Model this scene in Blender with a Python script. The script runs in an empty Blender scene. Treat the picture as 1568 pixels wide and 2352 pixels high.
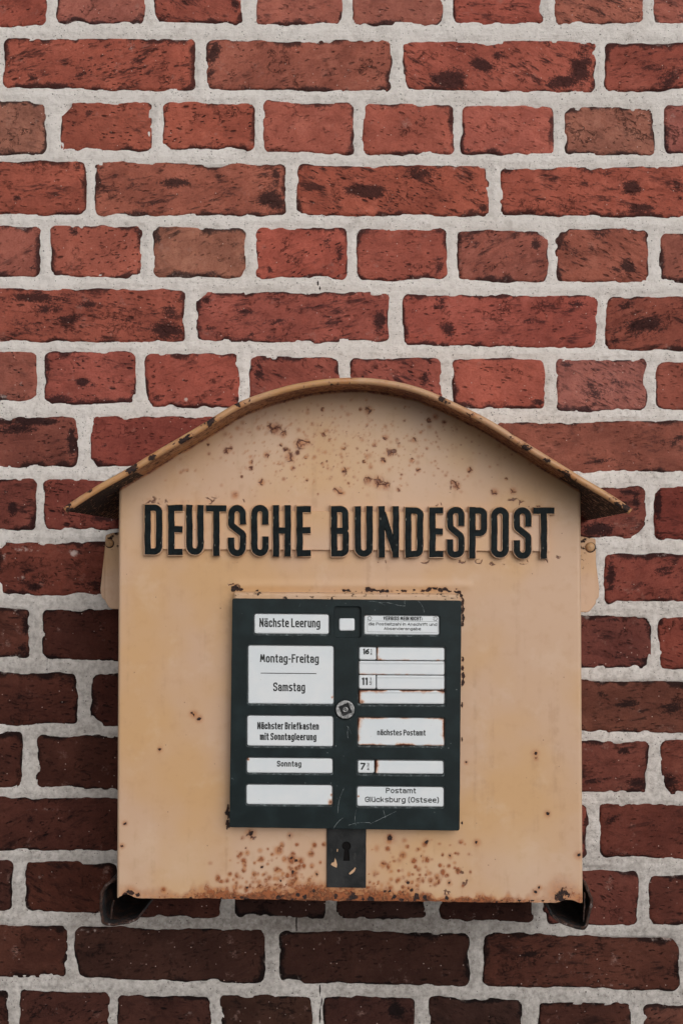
import bpy, math
import numpy as np
from mathutils import Vector, Matrix, Euler

# ------------------------------------------------------------------ camera, sky, sun, exposure
scene = bpy.context.scene
F = 2850.0                      # focal length in units of 1/1568 of the picture width
CAM_DIST = 1.60                 # metres from the brick face
cam_d = bpy.data.cameras.new("camera")
cam_d.sensor_fit = 'HORIZONTAL'; cam_d.sensor_width = 36.0
cam_d.lens = F / 1568.0 * 36.0
cam_d.clip_start = 0.02; cam_d.clip_end = 100.0
cam = bpy.data.objects.new("camera", cam_d)
scene.collection.objects.link(cam)
CAM = Vector((0.0, -CAM_DIST, 1.45))
cam.location = CAM
ROT = Euler((math.radians(90.0) + math.atan((1290 - 1176) / F), 0.0, math.atan((865 - 784) / F)), 'XYZ')
cam.rotation_euler = ROT
scene.camera = cam

SUN_EL = math.radians(21.0); SUN_AZ = math.radians(23.0)   # azimuth from the wall normal towards the right
world = bpy.data.worlds.new("World"); scene.world = world; world.use_nodes = True
wn = world.node_tree; wn.nodes.clear()
sky = wn.nodes.new('ShaderNodeTexSky'); sky.sky_type = 'NISHITA'; sky.sun_disc = False
sky.sun_elevation = SUN_EL; sky.sun_rotation = math.pi - SUN_AZ
sky.dust_density = 4.0; sky.air_density = 1.0; sky.ozone_density = 1.0
hsv = wn.nodes.new('ShaderNodeHueSaturation'); hsv.inputs['Saturation'].default_value = 0.15
bg = wn.nodes.new('ShaderNodeBackground'); bg.inputs['Strength'].default_value = 0.085
wo = wn.nodes.new('ShaderNodeOutputWorld')
wn.links.new(sky.outputs[0], hsv.inputs['Color']); wn.links.new(hsv.outputs[0], bg.inputs['Color'])
wn.links.new(bg.outputs[0], wo.inputs['Surface'])
sun_d = bpy.data.lights.new("sun", 'SUN'); sun_d.energy = 1.5; sun_d.angle = math.radians(62.0)
sun_d.color = (1.0, 0.975, 0.955)
sun = bpy.data.objects.new("sun", sun_d); scene.collection.objects.link(sun)
sdir = Vector((math.sin(SUN_AZ) * math.cos(SUN_EL), -math.cos(SUN_AZ) * math.cos(SUN_EL), math.sin(SUN_EL)))
sun.rotation_euler = sdir.to_track_quat('Z', 'Y').to_euler()
sun.location = sdir * 5
scene.view_settings.view_transform = 'Standard'; scene.view_settings.look = 'None'
scene.view_settings.exposure = -0.27; scene.view_settings.gamma = 1.0
scene.cycles.max_bounces = 6

# ------------------------------------------------------------------ measuring: picture units -> metres on a plane at a depth
RM = np.array(ROT.to_matrix())
CAMA = np.array(CAM)
def P(u, v, depth=0.0):
    u = np.asarray(u, float); v = np.asarray(v, float); depth = np.asarray(depth, float)
    u, v, depth = np.broadcast_arrays(u, v, depth)
    d = np.stack([(u - 784) / F, -(v - 1176) / F, -np.ones_like(u)], -1) @ RM.T
    t = (-depth - CAMA[1]) / d[..., 1]
    return CAMA + d * t[..., None]
def mpp(depth): return (CAM_DIST - depth) / F          # metres per picture unit

# ------------------------------------------------------------------ numpy noise
def vnoise(x, y, seed):
    rs = np.random.RandomState(seed); T = rs.rand(256, 256)
    xi = np.floor(x).astype(int); yi = np.floor(y).astype(int)
    fx = x - xi; fy = y - yi; fx = fx * fx * (3 - 2 * fx); fy = fy * fy * (3 - 2 * fy)
    a = T[xi % 256, yi % 256]; b = T[(xi + 1) % 256, yi % 256]
    c = T[xi % 256, (yi + 1) % 256]; d = T[(xi + 1) % 256, (yi + 1) % 256]
    return (a * (1 - fx) + b * fx) * (1 - fy) + (c * (1 - fx) + d * fx) * fy * 1.0 - 0.5
def fbm(x, y, s, seed, octv=4, gain=0.55):
    o = 0; a = 1.0; t = 0
    for k in range(octv):
        o = o + a * vnoise(x / s * 2 ** k + 17.3 * k, y / s * 2 ** k + 5.7 * k, seed + k); t += a; a *= gain
    return o / t * 2.0
def sstep(a, b, x):
    t = np.clip((x - a) / (b - a), 0, 1); return t * t * (3 - 2 * t)

# ------------------------------------------------------------------ object helpers
COL = scene.collection
WPOS = {}
def empty(name, loc, label, cat, group=None):
    o = bpy.data.objects.new(name, None); COL.objects.link(o); o.location = loc
    o.empty_display_size = 0.05
    o['label'] = label; o['category'] = cat
    if group: o['group'] = group
    WPOS[o.name] = np.array(loc, float); return o
def mk(name, verts, faces, mat, parent=None, attrs=None, smooth=True, origin=None, label=None):
    verts = np.asarray(verts, float)
    if origin is None: origin = (verts.min(0) + verts.max(0)) / 2
    me = bpy.data.meshes.new(name)
    if isinstance(faces, np.ndarray):
        n = len(faces); k = faces.shape[1]
        me.vertices.add(len(verts)); me.vertices.foreach_set('co', (verts - origin).astype(np.float32).ravel())
        me.loops.add(n * k); me.loops.foreach_set('vertex_index', faces.astype(np.int32).ravel())
        me.polygons.add(n); me.polygons.foreach_set('loop_start', np.arange(0, n * k, k, dtype=np.int32))
        me.update(calc_edges=True)
    else:
        me.from_pydata((verts - origin).tolist(), [], faces); me.update()
    me.polygons.foreach_set('use_smooth', np.full(len(me.polygons), smooth, dtype=bool))
    if attrs:
        for k_, a in attrs.items():
            at = me.attributes.new(k_, 'FLOAT', 'POINT'); at.data.foreach_set('value', np.asarray(a, np.float32).ravel())
    me.materials.append(mat)
    o = bpy.data.objects.new(name, me); COL.objects.link(o)
    if parent is not None:
        o.parent = parent; o.location = Vector(origin - WPOS[parent.name])
    else: o.location = Vector(origin)
    WPOS[o.name] = np.array(origin, float)
    if label: o['label'] = label
    return o
def gridfaces(ny, nx, flip=False):
    i = np.arange(ny - 1)[:, None] * nx + np.arange(nx - 1)[None, :]
    q = np.stack([i, i + 1, i + nx + 1, i + nx], -1).reshape(-1, 4)
    return q[:, ::-1] if flip else q

def fillet(pts, closed, seg=5):
    """pts: (x, y, r) -> polyline with rounded corners"""
    n = len(pts); out = []
    for i, p in enumerate(pts):
        r = p[2] if len(p) > 2 else 0
        if r <= 0 or (not closed and i in (0, n - 1)):
            out.append((p[0], p[1])); continue
        a = np.array(pts[(i - 1) % n][:2]); b = np.array(p[:2]); c = np.array(pts[(i + 1) % n][:2])
        u = a - b; v = c - b; lu = np.linalg.norm(u); lv = np.linalg.norm(v); u = u / lu; v = v / lv
        ang = math.acos(max(-1, min(1, float(u @ v))))
        if ang > 3.1: out.append(tuple(b)); continue
        t = min(r / math.tan(ang / 2), lu * .499, lv * .499); rr = t * math.tan(ang / 2)
        w = (u + v) / np.linalg.norm(u + v); cen = b + w * (rr / math.sin(ang / 2))
        p0 = b + u * t - cen; p1 = b + v * t - cen
        a0 = math.atan2(p0[1], p0[0]); da = math.atan2(p1[1], p1[0]) - a0
        da = (da + math.pi) % (2 * math.pi) - math.pi
        for k in range(seg + 1):
            q = a0 + da * k / seg; out.append((cen[0] + rr * math.cos(q), cen[1] + rr * math.sin(q)))
    res = [out[0]]
    for q in out[1:]:
        if (q[0] - res[-1][0]) ** 2 + (q[1] - res[-1][1]) ** 2 > 1e-12: res.append(q)
    return res
def sweep(path, closed, prof):
    """path 2D; prof: list of (offset sideways, height). returns verts (x, y, h), faces (closed solid when open ended)"""
    p = np.array(path, float)
    if closed and np.linalg.norm(p[0] - p[-1]) < 1e-9: p = p[:-1]
    n = len(p); V = []; Fc = []; m = len(prof)
    for i in range(n):
        if closed or 0 < i < n - 1:
            d0 = p[i] - p[i - 1]; d1 = p[(i + 1) % n] - p[i]
        elif i == 0: d0 = d1 = p[1] - p[0]
        else: d0 = d1 = p[-1] - p[-2]
        d0 = d0 / np.linalg.norm(d0); d1 = d1 / np.linalg.norm(d1)
        n0 = np.array([-d0[1], d0[0]]); n1 = np.array([-d1[1], d1[0]])
        mm = n0 + n1; l = np.linalg.norm(mm); mm = mm / l if l > 1e-6 else n0
        k = 1.0 / max(0.45, float(mm @ n0))
        for (o, h) in prof: V.append((p[i][0] + mm[0] * o * k, p[i][1] + mm[1] * o * k, h))
    for i in range(n if closed else n - 1):
        j = (i + 1) % n
        for a in range(m - 1):
            Fc.append((i * m + a, j * m + a, j * m + a + 1, i * m + a + 1))
    if not closed:
        Fc.append(tuple(range(m))); Fc.append(tuple((n - 1) * m + a for a in reversed(range(m))))
    return V, Fc

# ------------------------------------------------------------------ node helper
class NT:
    def __init__(s, name):
        s.m = bpy.data.materials.new(name); s.m.use_nodes = True; s.t = s.m.node_tree; s.t.nodes.clear()
        s.out = s.t.nodes.new('ShaderNodeOutputMaterial'); s.b = s.t.nodes.new('ShaderNodeBsdfPrincipled')
        s.t.links.new(s.b.outputs[0], s.out.inputs[0])
    def put(s, inp, v):
        if v is None: return
        if hasattr(v, 'is_output') or isinstance(v, bpy.types.NodeSocket): s.t.links.new(v, inp)
        elif isinstance(v, (tuple, list)):
            if len(v) == 3 and inp.type == 'RGBA': v = (*v, 1)
            inp.default_value = v
        else: inp.default_value = v
    def n(s, typ, out=0, props=None, **ins):
        nd = s.t.nodes.new(typ)
        for k, v in (props or {}).items(): setattr(nd, k, v)
        for k, v in ins.items():
            s.put(nd.inputs[int(k[1:])] if k[0] == 'i' and k[1:].isdigit() else nd.inputs[k.replace('_', ' ')], v)
        return nd.outputs[out]
    def obj(s): return s.n('ShaderNodeTexCoord', 3)
    def attr(s, name): return s.n('ShaderNodeAttribute', 2, {'attribute_name': name})
    def math(s, op, a, b=0.0, c=None):
        kw = dict(i0=a, i1=b)
        if c is not None: kw['i2'] = c
        return s.n('ShaderNodeMath', 0, {'operation': op}, **kw)
    def mul(s, a, b): return s.math('MULTIPLY', a, b)
    def add(s, a, b): return s.math('ADD', a, b)
    def mx(s, a, b): return s.math('MAXIMUM', a, b)
    def ss(s, x, a, b, lo=0.0, hi=1.0):
        return s.n('ShaderNodeMapRange', 0, {'interpolation_type': 'SMOOTHSTEP'}, i0=x, i1=a, i2=b, i3=lo, i4=hi)
    def noise(s, co, scale, detail=4, rough=.55, out=0, dist=0.0):
        return s.n('ShaderNodeTexNoise', out, None, Vector=co, Scale=scale, Detail=detail, Roughness=rough, Distortion=dist)
    def vor(s, co, scale, feature='F1', rnd=1.0, out=0):
        return s.n('ShaderNodeTexVoronoi', out, {'feature': feature}, Vector=co, Scale=scale, Randomness=rnd)
    def mapping(s, co, loc=(0, 0, 0), rot=(0, 0, 0), scale=(1, 1, 1)):
        return s.n('ShaderNodeMapping', 0, None, i0=co, i1=loc, i2=rot, i3=scale)
    def mix(s, f, a, b, mode='MIX'):
        nd = s.t.nodes.new('ShaderNodeMix'); nd.data_type = 'RGBA'; nd.blend_type = mode
        s.put(nd.inputs[0], f); s.put(nd.inputs[6], a); s.put(nd.inputs[7], b); return nd.outputs[2]
    def bump(s, h, dist, strength=1.0, nrm=None):
        kw = dict(Height=h, Distance=dist, Strength=strength)
        if nrm is not None: kw['Normal'] = nrm
        return s.n('ShaderNodeBump', 0, None, **kw)
    def fin(s, color, rough, bump=None, metal=0.0, spec=0.5):
        s.put(s.b.inputs['Base Color'], color); s.put(s.b.inputs['Roughness'], rough)
        s.put(s.b.inputs['Metallic'], metal); s.put(s.b.inputs['Specular IOR Level'], spec)
        if bump is not None: s.put(s.b.inputs['Normal'], bump)
        return s.m

def ground():
    t = NT('bounce_paving'); co = t.obj(); m = t.noise(co, 6, 5); f = t.noise(co, 90, 4)
    mat = t.fin(t.mix(t.mul(m, f), (.17, .165, .16), (.28, .27, .26)), .9, t.bump(f, .004, .5))
    g = mk('bounce_pavement', np.array([(-12, -14, 0), (12, -14, 0), (12, .3, 0), (-12, .3, 0)], float), [(0, 1, 2, 3)], mat)  # sheet out of view, added to bounce light up under roof and box
    g['kind'] = 'structure'

def lin(r, g, b):
    f = lambda c: (c / 255 / 12.92) if c / 255 < .04045 else ((c / 255 + .055) / 1.055) ** 2.4
    return (f(r), f(g), f(b))

# ------------------------------------------------------------------ materials
def m_brick():
    t = NT('brick')
    oi = t.t.nodes.new('ShaderNodeObjectInfo'); ocol = oi.outputs['Color']; oal = oi.outputs['Alpha']; rnd = oi.outputs['Random']
    off = t.n('ShaderNodeCombineXYZ', 0, None, i0=t.mul(rnd, 31.0), i1=t.mul(rnd, 17.0), i2=t.mul(rnd, 53.0))
    co = t.n('ShaderNodeVectorMath', 0, {'operation': 'ADD'}, i0=t.obj(), i1=off)
    # warp for streaky, dragged clay skin; its direction differs from brick to brick
    ang = t.n('ShaderNodeCombineXYZ', 0, None, i0=0.0, i1=t.mul(t.math('SUBTRACT', rnd, .5), .9), i2=0.0)
    rot = t.n('ShaderNodeVectorRotate', 0, {'rotation_type': 'EULER_XYZ'}, Vector=co, Rotation=ang)
    st = t.mapping(rot, scale=(.5, 1, 1.35))
    big = t.noise(co, 16, 4, .6); streak = t.noise(st, 55, 6, .68, dist=.6); mid = t.noise(co, 70, 5, .6)
    fine = t.noise(co, 420, 4, .7)
    c = t.mix(t.ss(big, .35, .68), t.mix(1.0, ocol, (.80, .76, .76), 'MULTIPLY'), t.mix(1.0, ocol, (1.16, 1.14, 1.12), 'MULTIPLY'))
    c = t.mix(t.mul(t.ss(mid, .48, .70), .55), c, t.mix(1.0, ocol, (1.28, 1.22, 1.16), 'MULTIPLY'))
    c = t.mix(t.mul(t.ss(fine, .38, .66), .5), c, t.mix(1.0, c, (.70, .62, .60), 'MULTIPLY'))
    c = t.mix(t.mul(t.ss(t.noise(co, 140, 5, .7), .50, .68), .5), c, t.mix(1.0, c, (.62, .52, .50), 'MULTIPLY'))
    ash = t.mul(t.mul(t.ss(t.noise(co, 38, 5, .7), .60, .72), t.ss(fine, .35, .6)), .45)
    c = t.mix(ash, c, lin(168, 135, 125))
    c = t.mix(t.mul(t.ss(t.noise(co, 24, 5, .72), .54, .70), .42), c, t.mix(1.0, ocol, (1.38, 1.50, 1.50), 'MULTIPLY'))
    c = t.mix(t.mul(t.ss(t.noise(st, 34, 6, .75, dist=.8), .54, .66), .42), c, t.mix(1.0, ocol, (.42, .36, .36), 'MULTIPLY'))
    # dragged dark streaks, soot patches, edge crust
    bark = t.noise(t.mapping(rot, scale=(.32, 1, 1.5)), 95, 7, .78, dist=1.0)
    d1 = t.mul(t.ss(t.add(t.mul(streak, .5), t.mul(bark, .5)), .505, .595), t.ss(t.add(t.noise(co, 20, 4, .6), t.mul(oal, .50)), .60, .88))
    sa = t.attr('soot'); sp = t.mx(sa, 0.0)
    d2 = t.ss(t.add(t.add(t.mul(sp, 1.15), t.mul(t.math('SUBTRACT', streak, .5), 2.3)), t.mul(t.math('SUBTRACT', fine, .5), 1.4)), .46, .86)
    ea = t.attr('edge')
    d3 = t.ss(t.add(t.add(ea, t.mul(t.math('SUBTRACT', mid, .5), 1.5)), t.mul(t.math('SUBTRACT', fine, .5), .9)), .52, 1.0)
    # pits
    pn = t.ss(t.noise(co, 45, 3), .42, .60)
    pv = t.vor(t.n('ShaderNodeVectorMath', 0, {'operation': 'ADD'}, i0=st, i1=t.n('ShaderNodeVectorMath', 0, {'operation': 'SCALE'}, i0=t.noise(co, 120, 2, out=1), Scale=.006)), 190)
    pit = t.mul(t.ss(pv, .30, .16), pn)
    pv2 = t.mul(t.ss(t.vor(st, 75), .20, .09), t.ss(t.noise(co, 22, 2), .47, .58))
    pit = t.mx(pit, pv2)
    # scratches / drag cracks
    cr = t.vor(t.n('ShaderNodeVectorMath', 0, {'operation': 'ADD'}, i0=st, i1=t.n('ShaderNodeVectorMath', 0, {'operation': 'SCALE'}, i0=t.noise(co, 40, 5, .7, out=1), Scale=.09)), 17, 'DISTANCE_TO_EDGE')
    crk = t.mul(t.ss(cr, .022, .005), t.ss(t.noise(co, 26, 3), .52, .62))
    burn = t.mul(t.ss(t.noise(t.mapping(co, loc=(7, 3, 1), scale=(.7, 1, 1.2)), 30, 7, .8, dist=.5), .585, .66), t.ss(oal, .3, .7))
    d1 = t.mx(d1, burn)
    dark = t.mx(t.mx(t.mul(d1, .88), t.mul(d2, .92)), t.mx(t.mul(d3, .9), t.mx(t.mul(pit, t.n('ShaderNodeMapRange', 0, None, i0=t.math('FRACT', t.mul(rnd, 7.3)), i1=0.0, i2=1.0, i3=.35, i4=.95)), t.mul(crk, .8))))
    c = t.mix(dark, c, t.mix(t.ss(fine, .4, .65), t.mix(1.0, ocol, (.06, .10, .15), 'MULTIPLY'), t.mix(1.0, ocol, (.17, .22, .28), 'MULTIPLY')))
    wh = t.ss(t.add(t.add(t.mul(sa, -1.0), t.mul(t.math('SUBTRACT', t.noise(co, 150, 5, .7), .5), 1.7)), t.mul(t.math('SUBTRACT', fine, .5), .9)), .42, .9)
    c = t.mix(t.mul(wh, t.ss(t.mul(sa, -1.0), .05, 1.1, .35, 1.0)), c, lin(198, 178, 170))
    smear = t.ss(t.add(t.mul(ea, .45), t.mul(t.math('SUBTRACT', t.noise(t.mapping(co, loc=(5, 5, 5)), 48, 6, .75), .5), 2.2)), .62, .95)
    c = t.mix(t.mul(t.mul(smear, t.ss(fine, .35, .6)), .55), c, lin(186, 168, 160))
    sp2 = t.ss(t.vor(co, 90), .075, .05)
    c = t.mix(t.mul(sp2, .7), c, lin(200, 175, 165))
    salt = t.mul(t.ss(t.noise(t.mapping(co, loc=(2, 9, 4)), 60, 7, .8), .63, .72), t.ss(t.noise(co, 14, 2), .5, .62))
    c = t.mix(t.mul(salt, .45), c, lin(176, 150, 142))
    h = t.add(t.add(t.add(t.mul(mid, .5), t.mul(bark, .5)), t.mul(fine, .3)), t.add(t.mul(streak, .5), t.mul(t.mx(pit, crk), -.8)))
    return t.fin(c, .88, t.bump(h, .0030, .9), spec=.15)

def m_mortar():
    t = NT('mortar'); co = t.obj()
    f = t.noise(co, 900, 3, .7); m = t.noise(co, 160, 5, .65); b = t.noise(co, 9, 4, .6)
    g = t.attr('grime_shade'); b2 = t.noise(co, 34, 6, .7)
    c = t.mix(t.ss(b, .3, .7), lin(223, 216, 210), lin(233, 227, 222))
    c = t.mix(t.mul(t.ss(m, .45, .7), .32), c, lin(178, 169, 162))
    c = t.mix(t.mul(t.ss(b2, .52, .74), .42), c, lin(168, 158, 150))
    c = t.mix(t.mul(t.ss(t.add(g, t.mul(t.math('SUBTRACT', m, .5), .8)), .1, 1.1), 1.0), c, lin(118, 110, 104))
    sp = t.mul(t.ss(t.vor(co, 260), .22, .10), t.ss(t.noise(co, 60, 3), .42, .56))
    c = t.mix(t.mul(sp, .7), c, lin(74, 66, 62))
    sp2 = t.ss(t.vor(t.mapping(co, loc=(3, 1, 2)), 75), .085, .05)
    c = t.mix(t.mul(sp2, .75), c, lin(60, 52, 48))
    c = t.mix(t.mul(t.ss(f, .45, .75), .14), c, lin(150, 140, 132))
    ck = t.attr('crack'); c = t.mix(t.ss(t.add(ck, t.mul(t.math('SUBTRACT', m, .5), .5)), .6, .9), c, lin(45, 38, 34))
    h = t.add(t.mul(m, .8), t.add(t.mul(f, .45), t.mul(t.mx(sp, sp2), -.5)))
    tool = t.noise(t.mapping(co, scale=(.25, 1, 2.2)), 120, 4, .6)
    return t.fin(c, .92, t.bump(t.add(h, t.mul(tool, .35)), .0028, 1.0), spec=.2)

def m_cream(name='cream_paint', tint=(1, 1, 1)):
    t = NT(name); co = t.obj()
    rust = t.attr('rust'); chip = t.attr('chip'); crk = t.attr('crack'); pale = t.attr('pale')
    b = t.noise(co, 7, 3, .5); m = t.noise(co, 60, 5, .6); f = t.noise(co, 450, 4, .65)
    a1 = lin(200, 159, 115); a2 = lin(199, 164, 136)
    a1 = tuple(x * y for x, y in zip(a1, tint)); a2 = tuple(x * y for x, y in zip(a2, tint))
    c = t.mix(t.ss(b, .36, .62), a1, a2)
    c = t.mix(t.mul(pale, .6), c, lin(208, 180, 155))
    c = t.mix(t.mul(t.ss(m, .5, .75), .22), c, lin(176, 134, 92))
    c = t.mix(t.mul(t.ss(t.vor(co, 60), .05, .03), .7), c, lin(120, 84, 60))
    m2 = t.noise(co, 190, 4, .65)
    run = t.noise(t.mapping(co, scale=(1, 1, .06)), 70, 4, .6)
    c = t.mix(t.mul(t.mul(t.ss(run, .52, .72), t.ss(m, .4, .6)), .22), c, lin(150, 112, 76))
    c = t.mix(t.mul(t.ss(t.noise(co, 24, 5, .65), .52, .70), .20), c, lin(214, 190, 168))
    halo = t.ss(t.add(rust, t.mul(t.math('SUBTRACT', m, .5), .35)), .10, .75)
    c = t.mix(t.mul(halo, .8), c, t.mix(t.ss(m2, .4, .6), lin(178, 112, 62), lin(160, 104, 74)))
    core = t.ss(t.add(t.add(t.mul(rust, .96), t.mul(t.math('SUBTRACT', f, .5), 1.2)), t.mul(t.math('SUBTRACT', m2, .5), 1.5)), .55, .95)
    c = t.mix(t.mul(core, .9), c, t.mix(t.attr('orange'), t.mix(t.ss(m, .4, .6), lin(100, 62, 54), lin(136, 88, 72)), t.mix(t.ss(m2, .4, .6), lin(82, 42, 26), lin(152, 86, 48))))
    wco = t.n('ShaderNodeVectorMath', 0, {'operation': 'ADD'}, i0=co, i1=t.n('ShaderNodeVectorMath', 0, {'operation': 'SCALE'}, i0=t.noise(co, 90, 3, out=1), Scale=.012))
    line = t.ss(t.vor(wco, 85, 'DISTANCE_TO_EDGE'), .10, .03)
    ck = t.mul(line, t.ss(t.add(crk, t.mul(t.math('SUBTRACT', m, .5), .6)), .35, .7))
    c = t.mix(t.mul(ck, .85), c, lin(84, 46, 36))
    cm = t.ss(t.add(t.add(chip, t.mul(t.math('SUBTRACT', m2, .5), 2.2)), t.mul(t.math('SUBTRACT', f, .5), .5)), .50, .62)
    c = t.mix(cm, c, t.mix(t.ss(f, .4, .62), lin(30, 26, 27), lin(66, 42, 34)))
    rough = t.add(.42, t.mul(t.mx(core, cm), .4))
    h = t.add(t.add(t.mul(m, .10), t.mul(f, .04)), t.add(t.mul(core, .35), t.add(t.mul(cm, -1.0), t.mul(ck, -.5))))
    return t.fin(c, rough, t.bump(h, .0014, .8), spec=.4)

def m_enamel():
    t = NT('black_enamel'); co = t.obj()
    m = t.noise(co, 40, 5, .6); f = t.noise(co, 300, 4, .6)
    c = t.mix(t.ss(m, .35, .7), (.0045, .0105, .0118), (.0100, .0200, .0220))
    def scr(rot, sc, th, seed):
        v = t.mapping(co, loc=(seed, seed * .3, 0), rot=(0, rot, 0), scale=(1, 1, .05))
        return t.mul(t.ss(t.vor(v, sc), th, th * .5), t.ss(t.noise(t.mapping(co, loc=(seed, 0, seed)), 22, 3), .56, .66))
    s = t.mx(scr(.5, 90, .035, 1.3), t.mx(scr(-.9, 80, .030, 4.1), scr(1.7, 100, .030, 7.7)))
    fl = t.mul(t.ss(t.vor(co, 130), .10, .05), t.ss(t.noise(co, 18, 2), .5, .65))
    c = t.mix(t.mul(t.mx(s, fl), .55), c, lin(150, 158, 158))
    w = t.attr('wear_highlight'); ww = t.ss(t.add(w, t.mul(t.math('SUBTRACT', f, .5), 1.6)), .75, 1.05)
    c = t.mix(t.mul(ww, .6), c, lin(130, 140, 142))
    return t.fin(c, t.add(.38, t.mul(m, .2)), t.bump(t.add(t.mul(m, .3), t.mul(f, .12)), .0008, .5), spec=.22)
def m_letter():
    t = NT('letter_paint'); co = t.obj(); m = t.noise(co, 130, 5, .65); f = t.noise(co, 600, 3)
    c = t.mix(t.ss(m, .4, .7), (.003, .0055, .0065), (.010, .017, .019))
    c = t.mix(t.mul(t.ss(t.vor(t.mapping(co, scale=(1, 1, .35)), 170), .12, .06), .7), c, lin(140, 135, 125))
    return t.fin(c, .5, t.bump(t.add(m, f), .0009, .4), spec=.10)
def m_white():
    t = NT('white_enamel'); co = t.obj()
    r = t.attr('rust'); m = t.noise(co, 130, 5, .65); b = t.noise(co, 30, 3)
    c = t.mix(t.ss(b, .3, .7), lin(214, 220, 224), lin(222, 225, 227))
    c = t.mix(t.mul(t.ss(t.vor(co, 120), .06, .04), .35), c, lin(140, 130, 120))
    x = t.add(r, t.mul(t.math('SUBTRACT', m, .5), 1.0))
    c = t.mix(t.mul(t.ss(x, .22, .8), .8), c, lin(205, 140, 90))
    c = t.mix(t.ss(x, .55, 1.0), c, lin(96, 50, 32))
    return t.fin(c, .28, t.bump(t.mul(m, -.1), .0006, .3), spec=.5)
def m_print():
    t = NT('black_print'); return t.fin((.012, .014, .015), .45)
def m_metal():
    t = NT('worn_metal'); co = t.obj(); m = t.noise(co, 250, 5, .7)
    return t.fin(t.mix(t.ss(m, .35, .65), (.14, .14, .14), (.42, .42, .42)), t.add(.3, t.mul(m, .3)), t.bump(m, .0006, .6), metal=.75)
def m_plate():
    t = NT('lock_plate_metal'); co = t.obj(); m = t.noise(co, 110, 6, .7); b = t.noise(co, 28, 4, .6)
    c = t.mix(t.ss(b, .38, .62), lin(13, 16, 18), lin(40, 41, 42))
    c = t.mix(t.mul(t.ss(t.noise(t.mapping(co, scale=(1, 1, .4)), 160, 6, .75), .58, .74), .6), c, lin(88, 87, 84))
    c = t.mix(t.mul(t.ss(m, .62, .75), .8), c, lin(30, 26, 25))
    ch = t.attr('chip'); c = t.mix(t.ss(t.add(ch, t.mul(t.math('SUBTRACT', m, .5), .9)), .5, .6), c, lin(205, 150, 92))
    return t.fin(c, .5, t.bump(m, .0008, .6), spec=.3)
def m_dark():
    t = NT('rusty_black_iron'); co = t.obj(); m = t.noise(co, 90, 6, .7); f = t.noise(co, 500, 3)
    c = t.mix(t.ss(m, .45, .7), lin(24, 24, 26), lin(74, 46, 34))
    c = t.mix(t.mul(t.ss(m, .62, .75), .5), c, lin(120, 112, 112))
    return t.fin(c, .6, t.bump(t.add(m, f), .002, .8), spec=.4)
def m_black():
    t = NT('dark_interior'); return t.fin((.008, .007, .007), .9, spec=.1)
ground()
M = dict(brick=m_brick(), mortar=m_mortar(), cream=m_cream(), roof=m_cream('cream_roof_paint', (.93, .88, .76)), enamel=m_enamel(), letter=m_letter(), white=m_white(),
         print=m_print(), metal=m_metal(), plate=m_plate(), dark=m_dark(), black=m_black())

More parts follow.
